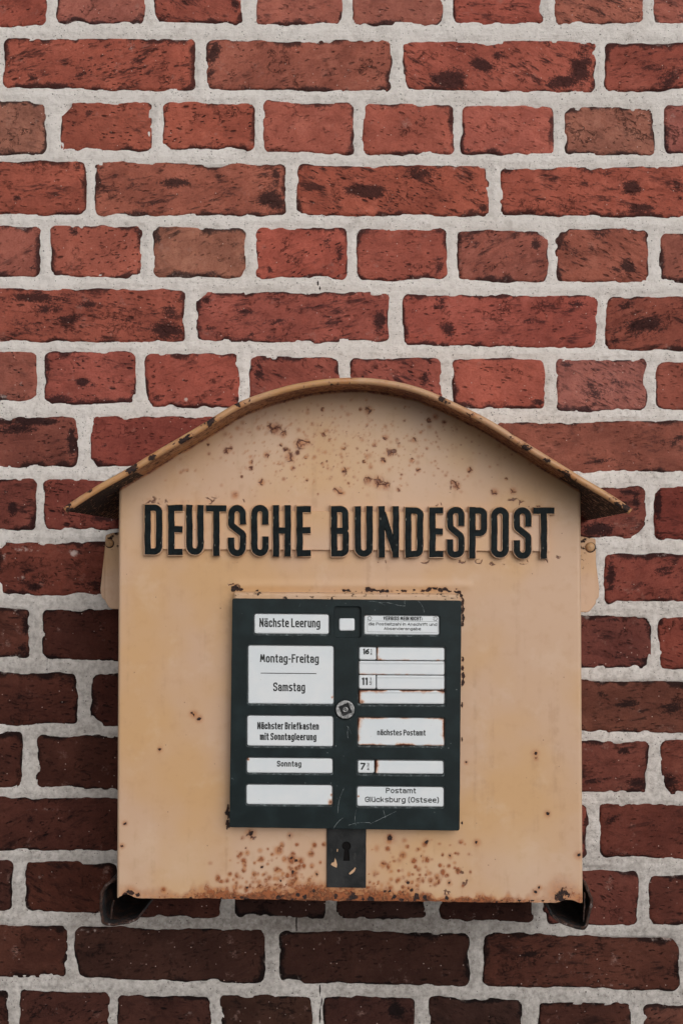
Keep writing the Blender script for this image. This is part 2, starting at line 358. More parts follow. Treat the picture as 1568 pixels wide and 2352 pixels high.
# ------------------------------------------------------------------ BRICK WALL
# each brick: x left, x right, y top (left, right), y bottom (left, right), tone, soot, corner cuts {corner: size}
H = 'h'
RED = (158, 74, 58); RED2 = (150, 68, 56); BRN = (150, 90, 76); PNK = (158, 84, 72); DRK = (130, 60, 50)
BRICKS = [
 # row 0
 (-120, 103, -60, -60, 60, 60, RED2, .5), (128, 333, -60, -60, 54, 55, PNK, .1), (354, 555, -60, -60, 48, 57, RED2, .7, {'bl': 10}),
 (587, 784, -60, -60, 57, 58, PNK, .5, {'br': 8}), (811, 1015, -60, -60, 56, 55, PNK, .1, {'br': 9}), (1041, 1246, -60, -60, 57, 56, RED, .4),
 (1274, 1475, -60, -60, 54, 51, PNK, .6), (1498, 1700, -60, -60, 54, 57, PNK, .6),
 # row 1
 (-440, -14, 90, 90, 206, 206, RED2, .4), (10, 447, 91, 90, 200, 206, RED, .8), (473, 898, 93, 92, 203, 211, (150, 78, 66), .3), (928, 1368, 96, 95, 202, 213, RED, .9),
 (1388, 1830, 101, 95, 207, 207, RED2, .6, {'tl': 8}),
 # row 2
 (-100, 105, 232, 238, 353, 354, BRN, .3), (142, 347, 240, 233, 346, 343, RED, .4, {'tl': 26}), (377, 582, 236, 238, 340, 344, RED, .35, {'bl': 16}),
 (606, 810, 232, 238, 344, 355, (166, 82, 68), .05), (836, 1042, 239, 243, 353, 354, (160, 76, 62), .2), (1061, 1269, 243, 243, 350, 355, (166, 82, 70), .05),
 (1294, 1500, 247, 248, 354, 355, BRN, .35, {'tl': 12, 'tr': 8}), (1527, 1730, 243, 240, 353, 356, (150, 80, 70), .6),
 # row 3
 (-240, 196, 373, 372, 492, 490, RED, .4, {'br': 8}), (220, 655, 374, 378, 492, 496, (152, 80, 66), .7), (684, 1120, 379, 384, 492, 495, RED, .85, {'br': 10}),
 (1147, 1590, 387, 384, 491, 501, RED, .75),
 # row 4
 (-110, 92, 519, 522, 634, 632, (152, 80, 66), .5), (117, 324, 519, 522, 634, 636, (160, 76, 62), .25, {'tr': 10}), (355, 563, 524, 525, 633, 635, BRN, .3, {'tl': 12}),
 (590, 795, 525, 522, 638, 640, (160, 72, 60), .5), (821, 1025, 527, 528, 640, 640, (158, 76, 62), .4), (1051, 1255, 531, 533, 642, 646, (150, 80, 68), .6, {'tr': 20}),
 (1278, 1487, 528, 527, 647, 645, (150, 78, 66), .9), (1515, 1720, 537, 530, 646, 647, (145, 78, 68), .3),
 # row 5
 (-90, 424, 663, 667, 781, 786, (150, 72, 58), .9), (452, 893, 672, 671, 784, 784, (152, 72, 60), .6, {'tl': 22}), (926, 1368, 677, 680, 792, 798, (156, 70, 58), .5),
 (1393, 1830, 684, 678, 804, 802, (136, 62, 52), .7),
 # row 6
 (-130, 82, 808, 810, 922, 918, (142, 72, 62), .5, {'br': 12}), (105, 310, 809, 811, 927, 925, (152, 72, 60), .5, {'bl': 14}), (337, 546, 814, 813, 932, 935, (150, 68, 56), .35, {'bl': 14}),
 (574, 779, 818, 824, 938, 940, (140, 64, 56), .3), (805, 1014, 824, 824, 940, 942, (146, 72, 62), .5), (1040, 1249, 824, 829, 935, 938, (160, 74, 60), .1),
 (1278, 1482, 827, 825, 944, 940, (150, 88, 78), .7), (1508, 1715, 835, 834, 938, 943, (144, 68, 56), .3),
 # row 7
 (-260, 177, 957, 960, 1073, 1071, (122, 60, 52), .4), (210, 650, 958, 960, 1069, 1075, (134, 58, 48), .3, {'bl': 18, 'tl': 8}), (675, 1112, 962, 968, 1075, 1080, RED2, .3),
 (1141, 1582, 970, 969, 1082, 1086, (134, 72, 62), .5), (1606, 1830, 970, 970, 1086, 1086, RED2, .4),
 # row 8
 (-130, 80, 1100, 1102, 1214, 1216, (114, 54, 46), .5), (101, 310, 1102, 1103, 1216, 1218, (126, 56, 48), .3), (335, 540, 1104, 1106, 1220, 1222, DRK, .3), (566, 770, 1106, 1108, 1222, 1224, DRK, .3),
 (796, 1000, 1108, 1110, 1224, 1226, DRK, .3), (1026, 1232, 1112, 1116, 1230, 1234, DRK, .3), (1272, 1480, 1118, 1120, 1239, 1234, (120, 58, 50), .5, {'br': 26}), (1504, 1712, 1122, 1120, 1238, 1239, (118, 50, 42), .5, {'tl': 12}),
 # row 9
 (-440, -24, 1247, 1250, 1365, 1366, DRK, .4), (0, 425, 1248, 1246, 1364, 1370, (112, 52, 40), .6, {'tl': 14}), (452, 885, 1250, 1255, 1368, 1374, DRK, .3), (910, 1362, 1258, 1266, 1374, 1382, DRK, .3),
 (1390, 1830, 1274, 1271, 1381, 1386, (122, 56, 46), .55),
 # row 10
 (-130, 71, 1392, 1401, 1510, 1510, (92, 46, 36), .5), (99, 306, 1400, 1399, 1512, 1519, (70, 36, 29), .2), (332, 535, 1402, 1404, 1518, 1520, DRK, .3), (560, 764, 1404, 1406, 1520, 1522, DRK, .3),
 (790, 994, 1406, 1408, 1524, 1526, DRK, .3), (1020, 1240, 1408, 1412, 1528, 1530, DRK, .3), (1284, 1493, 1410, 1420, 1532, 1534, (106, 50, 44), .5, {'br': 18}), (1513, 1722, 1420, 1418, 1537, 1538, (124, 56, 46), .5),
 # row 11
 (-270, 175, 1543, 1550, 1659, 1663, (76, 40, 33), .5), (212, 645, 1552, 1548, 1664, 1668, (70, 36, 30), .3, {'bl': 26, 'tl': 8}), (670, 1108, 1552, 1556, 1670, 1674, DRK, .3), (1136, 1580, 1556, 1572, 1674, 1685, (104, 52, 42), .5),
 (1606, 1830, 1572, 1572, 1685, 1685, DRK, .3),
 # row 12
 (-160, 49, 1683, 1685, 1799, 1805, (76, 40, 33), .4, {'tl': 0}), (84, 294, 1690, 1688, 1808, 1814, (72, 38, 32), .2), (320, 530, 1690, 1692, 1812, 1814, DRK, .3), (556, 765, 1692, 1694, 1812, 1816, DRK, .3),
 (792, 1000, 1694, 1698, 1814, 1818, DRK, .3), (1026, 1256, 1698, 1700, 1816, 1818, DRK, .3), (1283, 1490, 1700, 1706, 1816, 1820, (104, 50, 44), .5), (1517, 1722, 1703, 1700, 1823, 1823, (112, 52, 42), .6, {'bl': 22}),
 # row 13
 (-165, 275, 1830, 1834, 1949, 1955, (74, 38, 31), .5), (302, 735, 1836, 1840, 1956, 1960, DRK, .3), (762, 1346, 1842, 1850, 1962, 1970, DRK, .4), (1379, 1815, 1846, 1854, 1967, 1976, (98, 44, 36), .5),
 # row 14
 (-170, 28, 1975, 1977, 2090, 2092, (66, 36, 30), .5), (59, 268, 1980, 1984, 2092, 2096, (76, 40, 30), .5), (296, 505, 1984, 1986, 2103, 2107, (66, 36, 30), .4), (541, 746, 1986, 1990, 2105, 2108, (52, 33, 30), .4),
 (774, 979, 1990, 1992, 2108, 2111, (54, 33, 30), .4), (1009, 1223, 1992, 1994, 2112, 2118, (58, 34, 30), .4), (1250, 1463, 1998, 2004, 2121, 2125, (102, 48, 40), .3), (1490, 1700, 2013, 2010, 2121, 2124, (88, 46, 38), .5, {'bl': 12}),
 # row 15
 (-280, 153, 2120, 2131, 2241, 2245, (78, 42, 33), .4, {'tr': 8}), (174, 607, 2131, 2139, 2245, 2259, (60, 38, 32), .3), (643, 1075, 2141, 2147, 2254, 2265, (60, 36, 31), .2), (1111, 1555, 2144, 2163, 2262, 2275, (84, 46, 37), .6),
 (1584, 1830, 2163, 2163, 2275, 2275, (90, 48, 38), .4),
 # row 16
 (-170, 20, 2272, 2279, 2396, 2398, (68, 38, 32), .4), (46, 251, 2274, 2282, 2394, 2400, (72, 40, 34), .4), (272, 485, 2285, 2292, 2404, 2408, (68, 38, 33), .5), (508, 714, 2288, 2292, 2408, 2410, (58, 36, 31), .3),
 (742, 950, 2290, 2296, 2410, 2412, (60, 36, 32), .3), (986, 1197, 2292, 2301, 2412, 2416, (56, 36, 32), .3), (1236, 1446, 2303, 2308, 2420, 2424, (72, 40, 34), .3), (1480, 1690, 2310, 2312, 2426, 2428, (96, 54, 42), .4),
]
SOOT = [ # x, y, rx, ry, strength (negative = whitish lime)
 (75, 180, 18, 14, .7), (160, 140, 30, 22, .6), (125, 195, 30, 10, .8), (185, 165, 22, 26, .7), (300, 110, 12, 12, -.6), (250, 108, 18, 10, .7), (420, 190, 16, 16, .6), (390, 100, 20, 6, .6),
 (490, 120, 20, 28, .9), (525, 108, 14, 12, -.5), (485, 170, 14, 22, .7), (1030, 180, 50, 28, .95), (1140, 130, 30, 16, .8), (1110, 150, 45, 22, .9), (1335, 150, 26, 50, 1.05), (1290, 190, 40, 18, .95), (1240, 120, 25, 15, .6), (1030, 120, 40, 14, .5),
 (1530, 180, 40, 30, .7), (1440, 110, 30, 12, .5), (230, 20, 8, 8, .6), (370, 45, 16, 10, .9), (540, 10, 12, 20, .8), (440, 0, 60, 14, .5),
 (205, 262, 12, 12, .8), (175, 285, 12, 6, .7), (385, 245, 10, 14, .7), (45, 250, 12, 10, .7), (1075, 345, 14, 8, .8), (1290, 255, 8, 14, .5), (1540, 270, 14, 20, -.45),
 (620, 460, 40, 26, 1.0), (635, 410, 16, 24, .6), (400, 420, 45, 14, .85), (520, 385, 60, 8, .5), (350, 470, 20, 14, .5), (235, 385, 14, 16, .7), (40, 455, 14, 10, .8), (180, 385, 10, 10, .6),
 (840, 440, 60, 20, 1.0), (960, 400, 60, 20, .85), (720, 400, 18, 16, .7), (770, 465, 20, 10, .6), (1040, 385, 50, 10, -.4), (1110, 480, 14, 12, .8), (1060, 455, 40, 12, .5), (890, 480, 24, 8, .8),
 (1165, 390, 22, 8, 1.0), (1450, 430, 30, 18, 1.0), (1470, 480, 40, 14, .95), (1300, 460, 60, 20, .55), (1380, 400, 40, 12, .5), (1155, 460, 14, 26, .6), (1560, 440, 20, 60, .6),
 (170, 530, 14, 12, .9), (35, 550, 14, 12, .5), (75, 615, 12, 12, .7), (620, 620, 10, 8, 1.0), (780, 590, 12, 40, .7), (750, 560, 20, 20, .6), (365, 550, 8, 20, .7), (540, 560, 16, 14, .7), (1230, 560, 16, 20, .8),
 (1440, 615, 22, 16, 1.05), (1320, 580, 20, 16, .6), (1380, 540, 20, 12, .6), (1410, 620, 30, 14, .6), (1300, 620, 24, 16, -.4), (1010, 610, 14, 24, .7), (1160, 590, 14, 24, .6), (1090, 620, 16, 12, .5),
 (90, 685, 120, 12, .85), (110, 710, 60, 16, .8), (390, 710, 30, 30, .7), (380, 760, 50, 22, .95), (60, 745, 60, 16, .6), (160, 730, 40, 18, .7), (200, 700, 30, 10, .8), (300, 740, 60, 14, .5),
 (475, 695, 22, 18, .6), (560, 715, 30, 8, .9), (640, 740, 40, 12, .75), (480, 760, 20, 22, .6), (870, 740, 18, 40, 1.0), (720, 690, 60, 10, .5), (580, 765, 10, 8, .8),
 (1010, 700, 20, 16, .8), (1030, 760, 16, 20, 1.0), (1330, 700, 40, 16, .7), (1200, 740, 60, 16, .5), (950, 720, 12, 24, .6), (1480, 750, 60, 22, .95), (1430, 700, 30, 14, .8), (1530, 700, 40, 12, .6), (1410, 780, 16, 16, .7),
 (190, 880, 16, 12, 1.0), (215, 885, 16, 6, 1.0), (140, 915, 30, 12, .8), (170, 870, 40, 16, -.25), (30, 870, 12, 20, .5), (10, 910, 16, 8, -.7), (50, 880, 8, 8, -.6), (545, 920, 20, 10, .8), (365, 915, 20, 10, .8), (428, 918, 5, 5, -1.2), (420, 872, 4, 7, -.7),
 (595, 850, 14, 30, .8), (975, 870, 10, 20, .8), (1235, 925, 14, 10, .8), (1300, 840, 18, 12, .8), (1370, 900, 50, 16, .7), (1420, 880, 30, 16, .6), (1460, 840, 20, 14, .4),
 (60, 965, 70, 14, 1.0), (40, 985, 50, 18, .9), (165, 1010, 12, 50, .8), (110, 970, 60, 8, .8), (240, 1020, 14, 8, .8), (225, 1065, 16, 10, .9), (1180, 985, 22, 10, .5), (1400, 1060, 60, 14, .6), (1530, 1020, 40, 30, .5), (1560, 1000, 20, 20, .6),
 (30, 1170, 14, 24, .9), (15, 1130, 10, 16, .5), (240, 1190, 40, 10, .8), (150, 1120, 30, 10, .5), (1370, 1215, 40, 16, .9), (1460, 1150, 12, 40, .7), (1440, 1130, 30, 8, .7), (1450, 1215, 20, 10, -.5), (1510, 1160, 10, 40, 1.0), (1400, 1190, 30, 14, .5),
 (170, 1270, 14, 10, -.8), (60, 1262, 50, 10, -.6), (10, 1280, 10, 24, -.5), (50, 1330, 12, 10, -.6), (80, 1350, 26, 10, .9), (230, 1340, 50, 22, .7), (1402, 1320, 12, 50, .9), (1530, 1310, 40, 20, .7), (1470, 1340, 60, 12, .5), (1520, 1275, 20, 7, -.6),
 (30, 1410, 40, 8, -.3), (60, 1440, 12, 24, .9), (50, 1490, 20, 14, .8), (1410, 1425, 40, 12, .6), (1440, 1430, 26, 10, -.5), (1480, 1515, 12, 12, .9), (1430, 1505, 30, 14, .6), (1515, 1425, 8, 16, .8),
 (30, 1570, 40, 20, -.2), (60, 1600, 60, 18, .4), (1440, 1620, 30, 16, .9), (1380, 1590, 14, 18, .6), (1290, 1560, 30, 8, .6), (1545, 1630, 40, 20, .8), (1415, 1610, 6, 10, -.6), (1430, 1725, 18, 10, 1.0), (1350, 1790, 30, 10, .7), (1470, 1800, 30, 12, .9), (1530, 1800, 30, 20, .8), (1350, 1722, 24, 6, -.4),
 (100, 1860, 50, 5, -.5), (190, 1832, 50, 5, -.6), (70, 1880, 12, 16, .6), (1400, 1880, 24, 14, .6), (1500, 1900, 30, 12, .6), (95, 2015, 9, 7, -.55), (75, 1990, 8, 20, .5),
 (200, 2138, 60, 7, -.5), (40, 2128, 40, 5, -.4), (1180, 2180, 30, 20, -.35), (1300, 2200, 60, 30, -.32), (1430, 2190, 60, 30, -.3), (1530, 2155, 26, 9, -.7), (1340, 2240, 50, 14, -.4), (1400, 2262, 60, 7, -.5), (1200, 2255, 50, 8, -.4), (1220, 2190, 40, 20, .6),
 (910, 2320, 24, 22, .9), (120, 2330, 40, 24, -.3), (230, 2330, 30, 24, -.3), (430, 2330, 20, 10, -.5), (180, 2290, 60, 6, -.4),
]
def sootfield(u, v):
    s = np.zeros_like(u)
    for (x, y, rx, ry, k) in SOOT:
        if x < u.min() - 3 * rx or x > u.max() + 3 * rx or y < v.min() - 3 * ry or y > v.max() + 3 * ry: continue
        g = k * np.exp(-(((u - x) / rx) ** 2 + ((v - y) / ry) ** 2) * .8)
        s = np.where(np.abs(g) > np.abs(s), g, s)
    return s

wall = empty('brick_wall', tuple(P(784, 2352, 0)), 'weathered red brick wall with wide pale grey mortar joints behind the post box', 'wall')
brick_boxes = []
def make_brick(i, b):
    xl, xr, ytl, ytr, ybl, ybr, tone, soot = b[:8]; cuts = b[8] if len(b) > 8 else {}
    st = 4.0; mar = 9
    nx = int((xr - xl + 2 * mar) / st) + 1; ny = int((max(ybl, ybr) - min(ytl, ytr) + 2 * mar) / st) + 1
    X, T = np.meshgrid(np.linspace(xl - mar, xr + mar, nx), np.linspace(0, 1, ny))
    s = np.clip((X - xl) / (xr - xl), 0, 1)
    yt = ytl + (ytr - ytl) * s; yb = ybl + (ybr - ybl) * s
    Y = (yt - mar) + (yb - yt + 2 * mar) * T
    w = 1.0
    dx = np.minimum(X - xl, xr - X); dy = np.minimum(Y - yt, yb - Y)
    # rounded rectangle distance (positive inside)
    r = 11 + 5 * np.random.RandomState(i).rand()
    qx = np.maximum(r - dx, 0); qy = np.maximum(r - dy, 0)
    sd = np.where((qx > 0) & (qy > 0), r - np.hypot(qx, qy), np.minimum(dx, dy))
    for c, k in cuts.items():
        cx = xl if c[1] == 'l' else xr; cyv = (ytl if c[1] == 'l' else ytr) if c[0] == 't' else (ybl if c[1] == 'l' else ybr)
        ax = np.abs(X - cx); ay = np.abs(Y - cyv)
        sd = np.minimum(sd, (ax * .8 + ay * 1.0 - k) * .78)
    sd = sd + fbm(X, Y, 46, 100 + i * 7, 3) * 5.4 + fbm(X, Y, 11, 300 + i * 3, 2) * 1.2 + fbm(X, Y, 24, 3300 + i * 3, 2) * 1.0 - 8 * sstep(.26, .70, fbm(X, Y, 62, 5300 + i, 3)) + 2.0
    cr = fbm(X, Y, 60, 900 + i, 2)
    h = -0.008 + 0.0100 * sstep(-9, 4, sd) + 0.0013 * fbm(X, Y, 70, 40 + i, 3) + .0010 * fbm(X, Y, 14, 60 + i, 3) * sstep(0, 8, sd)
    h = h - 0.0016 * sstep(.12, .4, fbm(X, Y, 26, 500 + i, 2)) * sstep(26, 4, sd)
    h = h + np.random.RandomState(900 + i).uniform(-.0008, .0010)
    V = P(X, Y, 0.0) ; V[..., 1] -= h
    edge = .50 * sstep(26, 6, sd) * np.clip(.9 + 2.6 * fbm(X, Y, 60, 700 + i, 3), 0, 1.9) + .42 * sstep(7.0, 1.5, sd)
    so = sootfield(X, Y)
    o = mk('brick', V.reshape(-1, 3), gridfaces(ny, nx, True), M['brick'], wall, {'edge': edge, 'soot': so})
    rs = np.random.RandomState(70 + i); j = rs.uniform(.96, 1.04, 3)
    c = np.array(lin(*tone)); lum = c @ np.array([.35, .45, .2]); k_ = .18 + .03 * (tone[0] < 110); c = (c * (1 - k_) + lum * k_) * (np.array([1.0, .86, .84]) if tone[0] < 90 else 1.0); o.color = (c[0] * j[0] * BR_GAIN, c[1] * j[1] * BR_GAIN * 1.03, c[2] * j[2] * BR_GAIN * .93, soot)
BR_GAIN = 1.22
allb = list(BRICKS)
rs = np.random.RandomState(5)
# the courses carry on past the frame: one brick either side
rows = {}
for b in BRICKS: rows.setdefault(round((b[2] + b[4]) / 2 / 146.0 - .02), []).append(b)
for k, bs in rows.items():
    L = min(bs, key=lambda q: q[0]); R = max(bs, key=lambda q: q[1])
    wl = 205 if (len(bs) > 5) else 432
    if L[0] > -300: allb.append((L[0] - 26 - wl, L[0] - 26, L[2], L[2], L[4], L[4], L[6], .4))
    if R[1] < 1800: allb.append((R[1] + 26, R[1] + 26 + wl, R[3], R[3], R[5], R[5], R[6], .4))
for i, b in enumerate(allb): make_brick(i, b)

# mortar bed: one continuous undulating sheet that laps the bricks' rounded arrises
st = 4.5
U, Vv = np.meshgrid(np.arange(-440, 1950, st), np.arange(-62, 2432, st))
hm = .0002 + .0015 * fbm(U, Vv, 90, 11, 3) + .0013 * fbm(U, Vv, 22, 21, 4) + .0006 * fbm(U, Vv * 3, 60, 31, 3)
cov = np.full(U.shape, 1e3)
for b in allb:
    dx = np.maximum(b[0] - U, U - b[1]); dy = np.maximum(min(b[2], b[3]) - Vv, Vv - max(b[4], b[5]))
    cov = np.minimum(cov, np.maximum(dx, dy))
hm = hm + .0012 * sstep(0, 12, cov) - .004 * sstep(-4, -14, cov)
grime_shade = .52 * sstep(300, 2300, Vv) + .18 * fbm(U, Vv, 300, 51, 3)  # patchy grime, plus the dimmer light lower down painted as darker mortar
grime_shade += .35 * np.exp(-((U - 740) / 420.) ** 2 - ((Vv - 2120) / 55.) ** 2)  # shade beneath the box, painted into the mortar
grime_shade += .12 * np.exp(-((U - 180) / 130.) ** 2 - ((Vv - 1600) / 350.) ** 2)  # shade at the box's left side, painted into the mortar
crack = np.zeros_like(U)
for (x0, y0, x1, y1) in ((733, 2262, 738, 2300), (738, 2300, 733, 2352), (680, 2108, 682, 2140), (107, 1512, 107, 1545), (728, 645, 735, 665), (318, 1810, 326, 1835)):
    t = np.clip(((U - x0) * (x1 - x0) + (Vv - y0) * (y1 - y0)) / ((x1 - x0) ** 2 + (y1 - y0) ** 2), 0, 1)
    crack = np.maximum(crack, 1.2 * np.exp(-(((U - x0 - t * (x1 - x0)) ** 2 + (Vv - y0 - t * (y1 - y0)) ** 2) / 9.0)))
Vm = P(U, Vv, 0.0); Vm[..., 1] -= hm
mk('mortar', Vm.reshape(-1, 3), gridfaces(U.shape[0], U.shape[1], True), M['mortar'], wall, {'grime_shade': grime_shade, 'crack': crack})

# ------------------------------------------------------------------ POST BOX
DF = 0.200          # depth of the front face
DR = 0.272          # depth of the roof's front edge
box = empty('post_box', tuple(P(803, 2075, DF)), 'cream yellow sheet metal post box with arched roof and rust along its bottom edge', 'mailbox')
ROOF = [(144,1165.5),(172,1146),(194,1131),(233,1107),(282,1081),(326,1054),(365,1030),(422,997),(480,962),(528,931),(563,914),(611,898),(664,882),(717,872),(765,866),(804,865),
        (848,866),(900,873),(949,884),(988,898),(1015,909),(1050,926),(1103,951),(1146,975),(1190,1004),(1243,1037),(1291,1067),(1331,1092),(1371,1115),(1419,1144),(1456,1170)]
rp = P([p[0] for p in ROOF], [p[1] for p in ROOF], DR)
# smooth resample of the roof arc in metres (x, z)
d = np.r_[0, np.cumsum(np.hypot(np.diff(rp[:, 0]), np.diff(rp[:, 2])))]
tt = np.linspace(0, d[-1], 400)
rx = np.interp(tt, d, rp[:, 0]); rz = np.interp(tt, d, rp[:, 2])
kern = np.hanning(31); kern /= kern.sum()
pad = lambda a: np.r_[2 * a[0] - a[15:0:-1], a, 2 * a[-1] - a[-2:-17:-1]]
rx = np.convolve(pad(rx), kern, 'valid'); rz = np.convolve(pad(rz), kern, 'valid')
rx = rx[::2]; rz = rz[::2]
tx = np.gradient(rx); tz = np.gradient(rz); tl = np.hypot(tx, tz); nxv = -tz / tl; nzv = tx / tl      # outward (up) normals
n_ = len(rx)
RB = .0037
cs = [(0.0, -.0022), (.06, -.0022), (.12, -.0022), (.18, -.0022), (.23, -.0022), (DR - 2.1 * RB, -.0018)]
for k in range(13):
    a = math.radians(160 - k * 25); cs.append((DR - RB + RB * math.cos(a), -RB + RB * math.sin(a)))
cs += [(DR - 2.1 * RB, -.0052), (.23, -.0046), (.18, -.0046), (.12, -.0046), (.06, -.0046), (0.0, -.0046)]
nr = np.random.RandomState(3)
wob = .0010 * fbm(np.arange(n_) * 1.0, np.zeros(n_), 25, 77, 2)
V = np.zeros((n_, len(cs), 3)); rust = np.zeros((n_, len(cs))); chip = np.zeros_like(rust); pale = np.zeros_like(rust)
uofs = np.interp(np.linspace(0, 1, n_), np.linspace(0, 1, 400), np.interp(tt, d, [p[0] for p in ROOF]))
for j, (dep, nn) in enumerate(cs):
    V[:, j, 0] = rx + nxv * nn; V[:, j, 1] = -dep; V[:, j, 2] = rz + nzv * nn
    V[:, j, 1] += wob * (dep > .2)
    if 5 <= j <= 19:
        ku = 1.0
        V[:, j, 0] += nxv * wob * .6; V[:, j, 2] += nzv * wob * .6
    if j > 15:  # underside grime, with its shade painted in as extra rust and chips
        rust[:, j] = .75 + .40 * fbm(tt[::2] * 1000, np.full(n_, j * 20.), 60, 78, 3)
        chip[:, j] = .24 + .50 * ((uofs < 295) | (uofs > 1312)) * (j > 18) + .3 * fbm(tt[::2] * 1000, np.full(n_, j * 30.), 90, 79, 3)
    elif j > 5:
        rust[:, j] = .16 + .22 * (j > 11)
        pale[:, j] = .35 * (j < 10)
# worn-through nicks on the bead (picture x of each)
for j in range(6, 19):
    nz_ = fbm(tt[::2] * 2000 + j * 3, np.full(n_, j * 4.), 26, 178, 4)
    chip[:, j] = np.maximum(chip[:, j], (.12 + .70 * nz_) * (.35 + .65 * sstep(9, 15, j)) * 1.1)
    rust[:, j] = np.maximum(rust[:, j], .25 + .6 * nz_)
for (ux, w_, j0, j1) in ((153, 7, 5, 19), (205, 8, 5, 12), (300, 12, 8, 16), (345, 7, 10, 15), (480, 11, 8, 15), (544, 8, 6, 14), (636, 9, 5, 9), (775, 6, 6, 10), (420, 14, 12, 17), (1024, 10, 9, 15),
                         (1215, 12, 11, 16), (1310, 20, 12, 17), (1432, 12, 11, 17), (1448, 6, 5, 19), (1180, 7, 6, 10)):
    g = 1.0 * np.exp(-((uofs - ux) / (w_ * 1.3)) ** 2)
    rust[:, j0:j1 + 1] = np.maximum(rust[:, j0:j1 + 1], .55 * np.exp(-((uofs - ux) / (w_ * 3.0)) ** 2)[:, None])
    for j in range(j0, min(j1 + 1, len(cs))): chip[:, j] = np.maximum(chip[:, j], g * (1 - .4 * abs(j - (j0 + j1) / 2) / max(1, (j1 - j0) / 2)))
Vf = V.reshape(-1, 3); fcs = gridfaces(n_, len(cs)).tolist()
fcs.append(tuple(range(len(cs)))[::-1]); fcs.append(tuple((n_ - 1) * len(cs) + k for k in range(len(cs))))
mk('roof', Vf, fcs, M['roof'], box, {'rust': rust, 'chip': chip, 'pale': pale, 'crack': rust * 0})

# front face with its rounded vertical edges and side walls, top following the roof
xl0, xl1 = 272.0, 267.5; xr0, xr1 = 1333.5, 1338.5      # left/right edge at v=1150 and v=2065
NU, NVV = 330, 420
zb = P(800, 2070, DF)[2]
ssx = np.linspace(0, 1, NU)
def bottom_v(u): 
    return 2063 + (u - 268) * .0115 + 1.6 * fbm(u, u * 0, 40, 88, 3) + 1.8 * fbm(u, u * 0, 12, 89, 2) * sstep(420, 520, u)
def roof_z_at(x): return np.interp(x, rx, rz)
T = np.linspace(0, 1, NVV)
Vface = np.zeros((NVV, NU, 3)); UU = np.zeros((NVV, NU)); VVp = np.zeros((NVV, NU))
for k, t in enumerate(T):
    pass
# build in picture units between bottom and top
ub = xl1 + (xr1 - xl1) * ssx
vb = bottom_v(ub)
# torn bottom corners
vb = vb - 9 * np.exp(-((ub - 290) / 16) ** 2) * (ub > 272) - 8 * np.exp(-((ub - 1305) / 18) ** 2)
ut = xl0 + (xr0 - xl0) * ssx
pt0 = P(ut, np.full(NU, 1150.0), DF)
topz = roof_z_at(pt0[:, 0]) - .0052
# world z -> picture v at the face plane: solve by linear relation per column
pv1 = P(ut, np.full(NU, 1250.0), DF)
vt = 1150 + (topz - pt0[:, 2]) / (pv1[:, 2] - pt0[:, 2]) * 100
VVp = vb[None, :] + (vt - vb)[None, :] * T[:, None]
fr = (VVp - 1150) / (2065 - 1150)
UU = (xl0 + (xl1 - xl0) * fr) + ((xr0 - xl0) + ((xr1 - xl1) - (xr0 - xl0)) * fr) * ssx[None, :]
W = P(UU, VVp, DF)
# rounded vertical edges
er = 7.0
de = np.minimum(UU - (xl0 + (xl1 - xl0) * fr), (xr0 + (xr1 - xr0) * fr) - UU)
roundoff = np.where(de < er, er - np.sqrt(np.maximum(er * er - (er - de) ** 2, 0)), 0) * mpp(DF)
dent = .0005 * fbm(UU, VVp, 240, 15, 2) + .0002 * fbm(UU, VVp, 60, 16, 2)
ripple = -.0012 * np.exp(-((VVp - 1345) / 10.) ** 2) * sstep(500, 540, UU) * sstep(1100, 1060, UU)
W[..., 1] += roundoff - dent + ripple
# paint wear fields
rustf = np.zeros_like(UU); chipf = np.zeros_like(UU); crackf = np.zeros_like(UU); palef = np.zeros_like(UU)
def stamp(F_, x, y, r, k, ry=None):
    ry = ry or r
    i = np.abs(UU[0] - x) < 3 * r + 3; j = np.where(np.abs(VVp[:, NU // 2] - y) < 400)[0]
    sub = np.ix_(np.arange(NVV), i)
    g = k * np.exp(-(((UU[sub] - x) / r) ** 2 + ((VVp[sub] - y) / ry) ** 2) * 1.1)
    F_[sub] = np.maximum(F_[sub], g)
UP = [(632,985,14),(652,995,8),(620,980,8),(520,1035,8),(530,1028,5),(665,1050,12),(690,1020,13),(705,1015,8),(655,1032,7),(612,1045,7),(576,1062,6),(576,1075,7),(672,1075,6),(600,1108,8),(540,1137,9),(740,940,5),(742,998,5),(790,1030,4),(845,942,9),(828,940,5),
      (885,1005,7),(895,1040,10),(880,1058,8),(868,1108,14),(845,1103,11),(885,1115,10),(905,1036,6),(858,1022,5),(790,1080,8),(780,1130,8),(770,1125,6),(915,1125,5),(950,1010,6),(945,1058,6),(960,1080,6),(985,965,6),(1000,958,7),(1020,970,6),(1048,1115,10),(1040,1108,7),(1078,1080,7),
      (1135,1130,9),(1178,1128,8),(1162,1100,4),(430,1080,4),(415,1085,4),(740,1065,4),(756,1010,4),(702,1050,5),(555,1095,4),(645,1022,5),(683,1040,6),(820,1030,4),(980,1030,4),(705,1102,4),(478,1020,4),(480,1042,4),(730,1135,3),(922,1090,4),(835,1060,4),(800,1110,4)]
for x, y, r in UP: stamp(rustf, x, y, r * 1.3, .74); stamp(crackf, x, y, r * 1.3, .9)
rr = np.random.RandomState(8)
for _ in range(950):
    x = rr.normal(770, 200); y = rr.triangular(905, 1000, 1150)
    stamp(rustf, x, y, rr.uniform(2.4, 5.2) * (1.5 if rr.rand() < .15 else .8), rr.uniform(.28, .74))
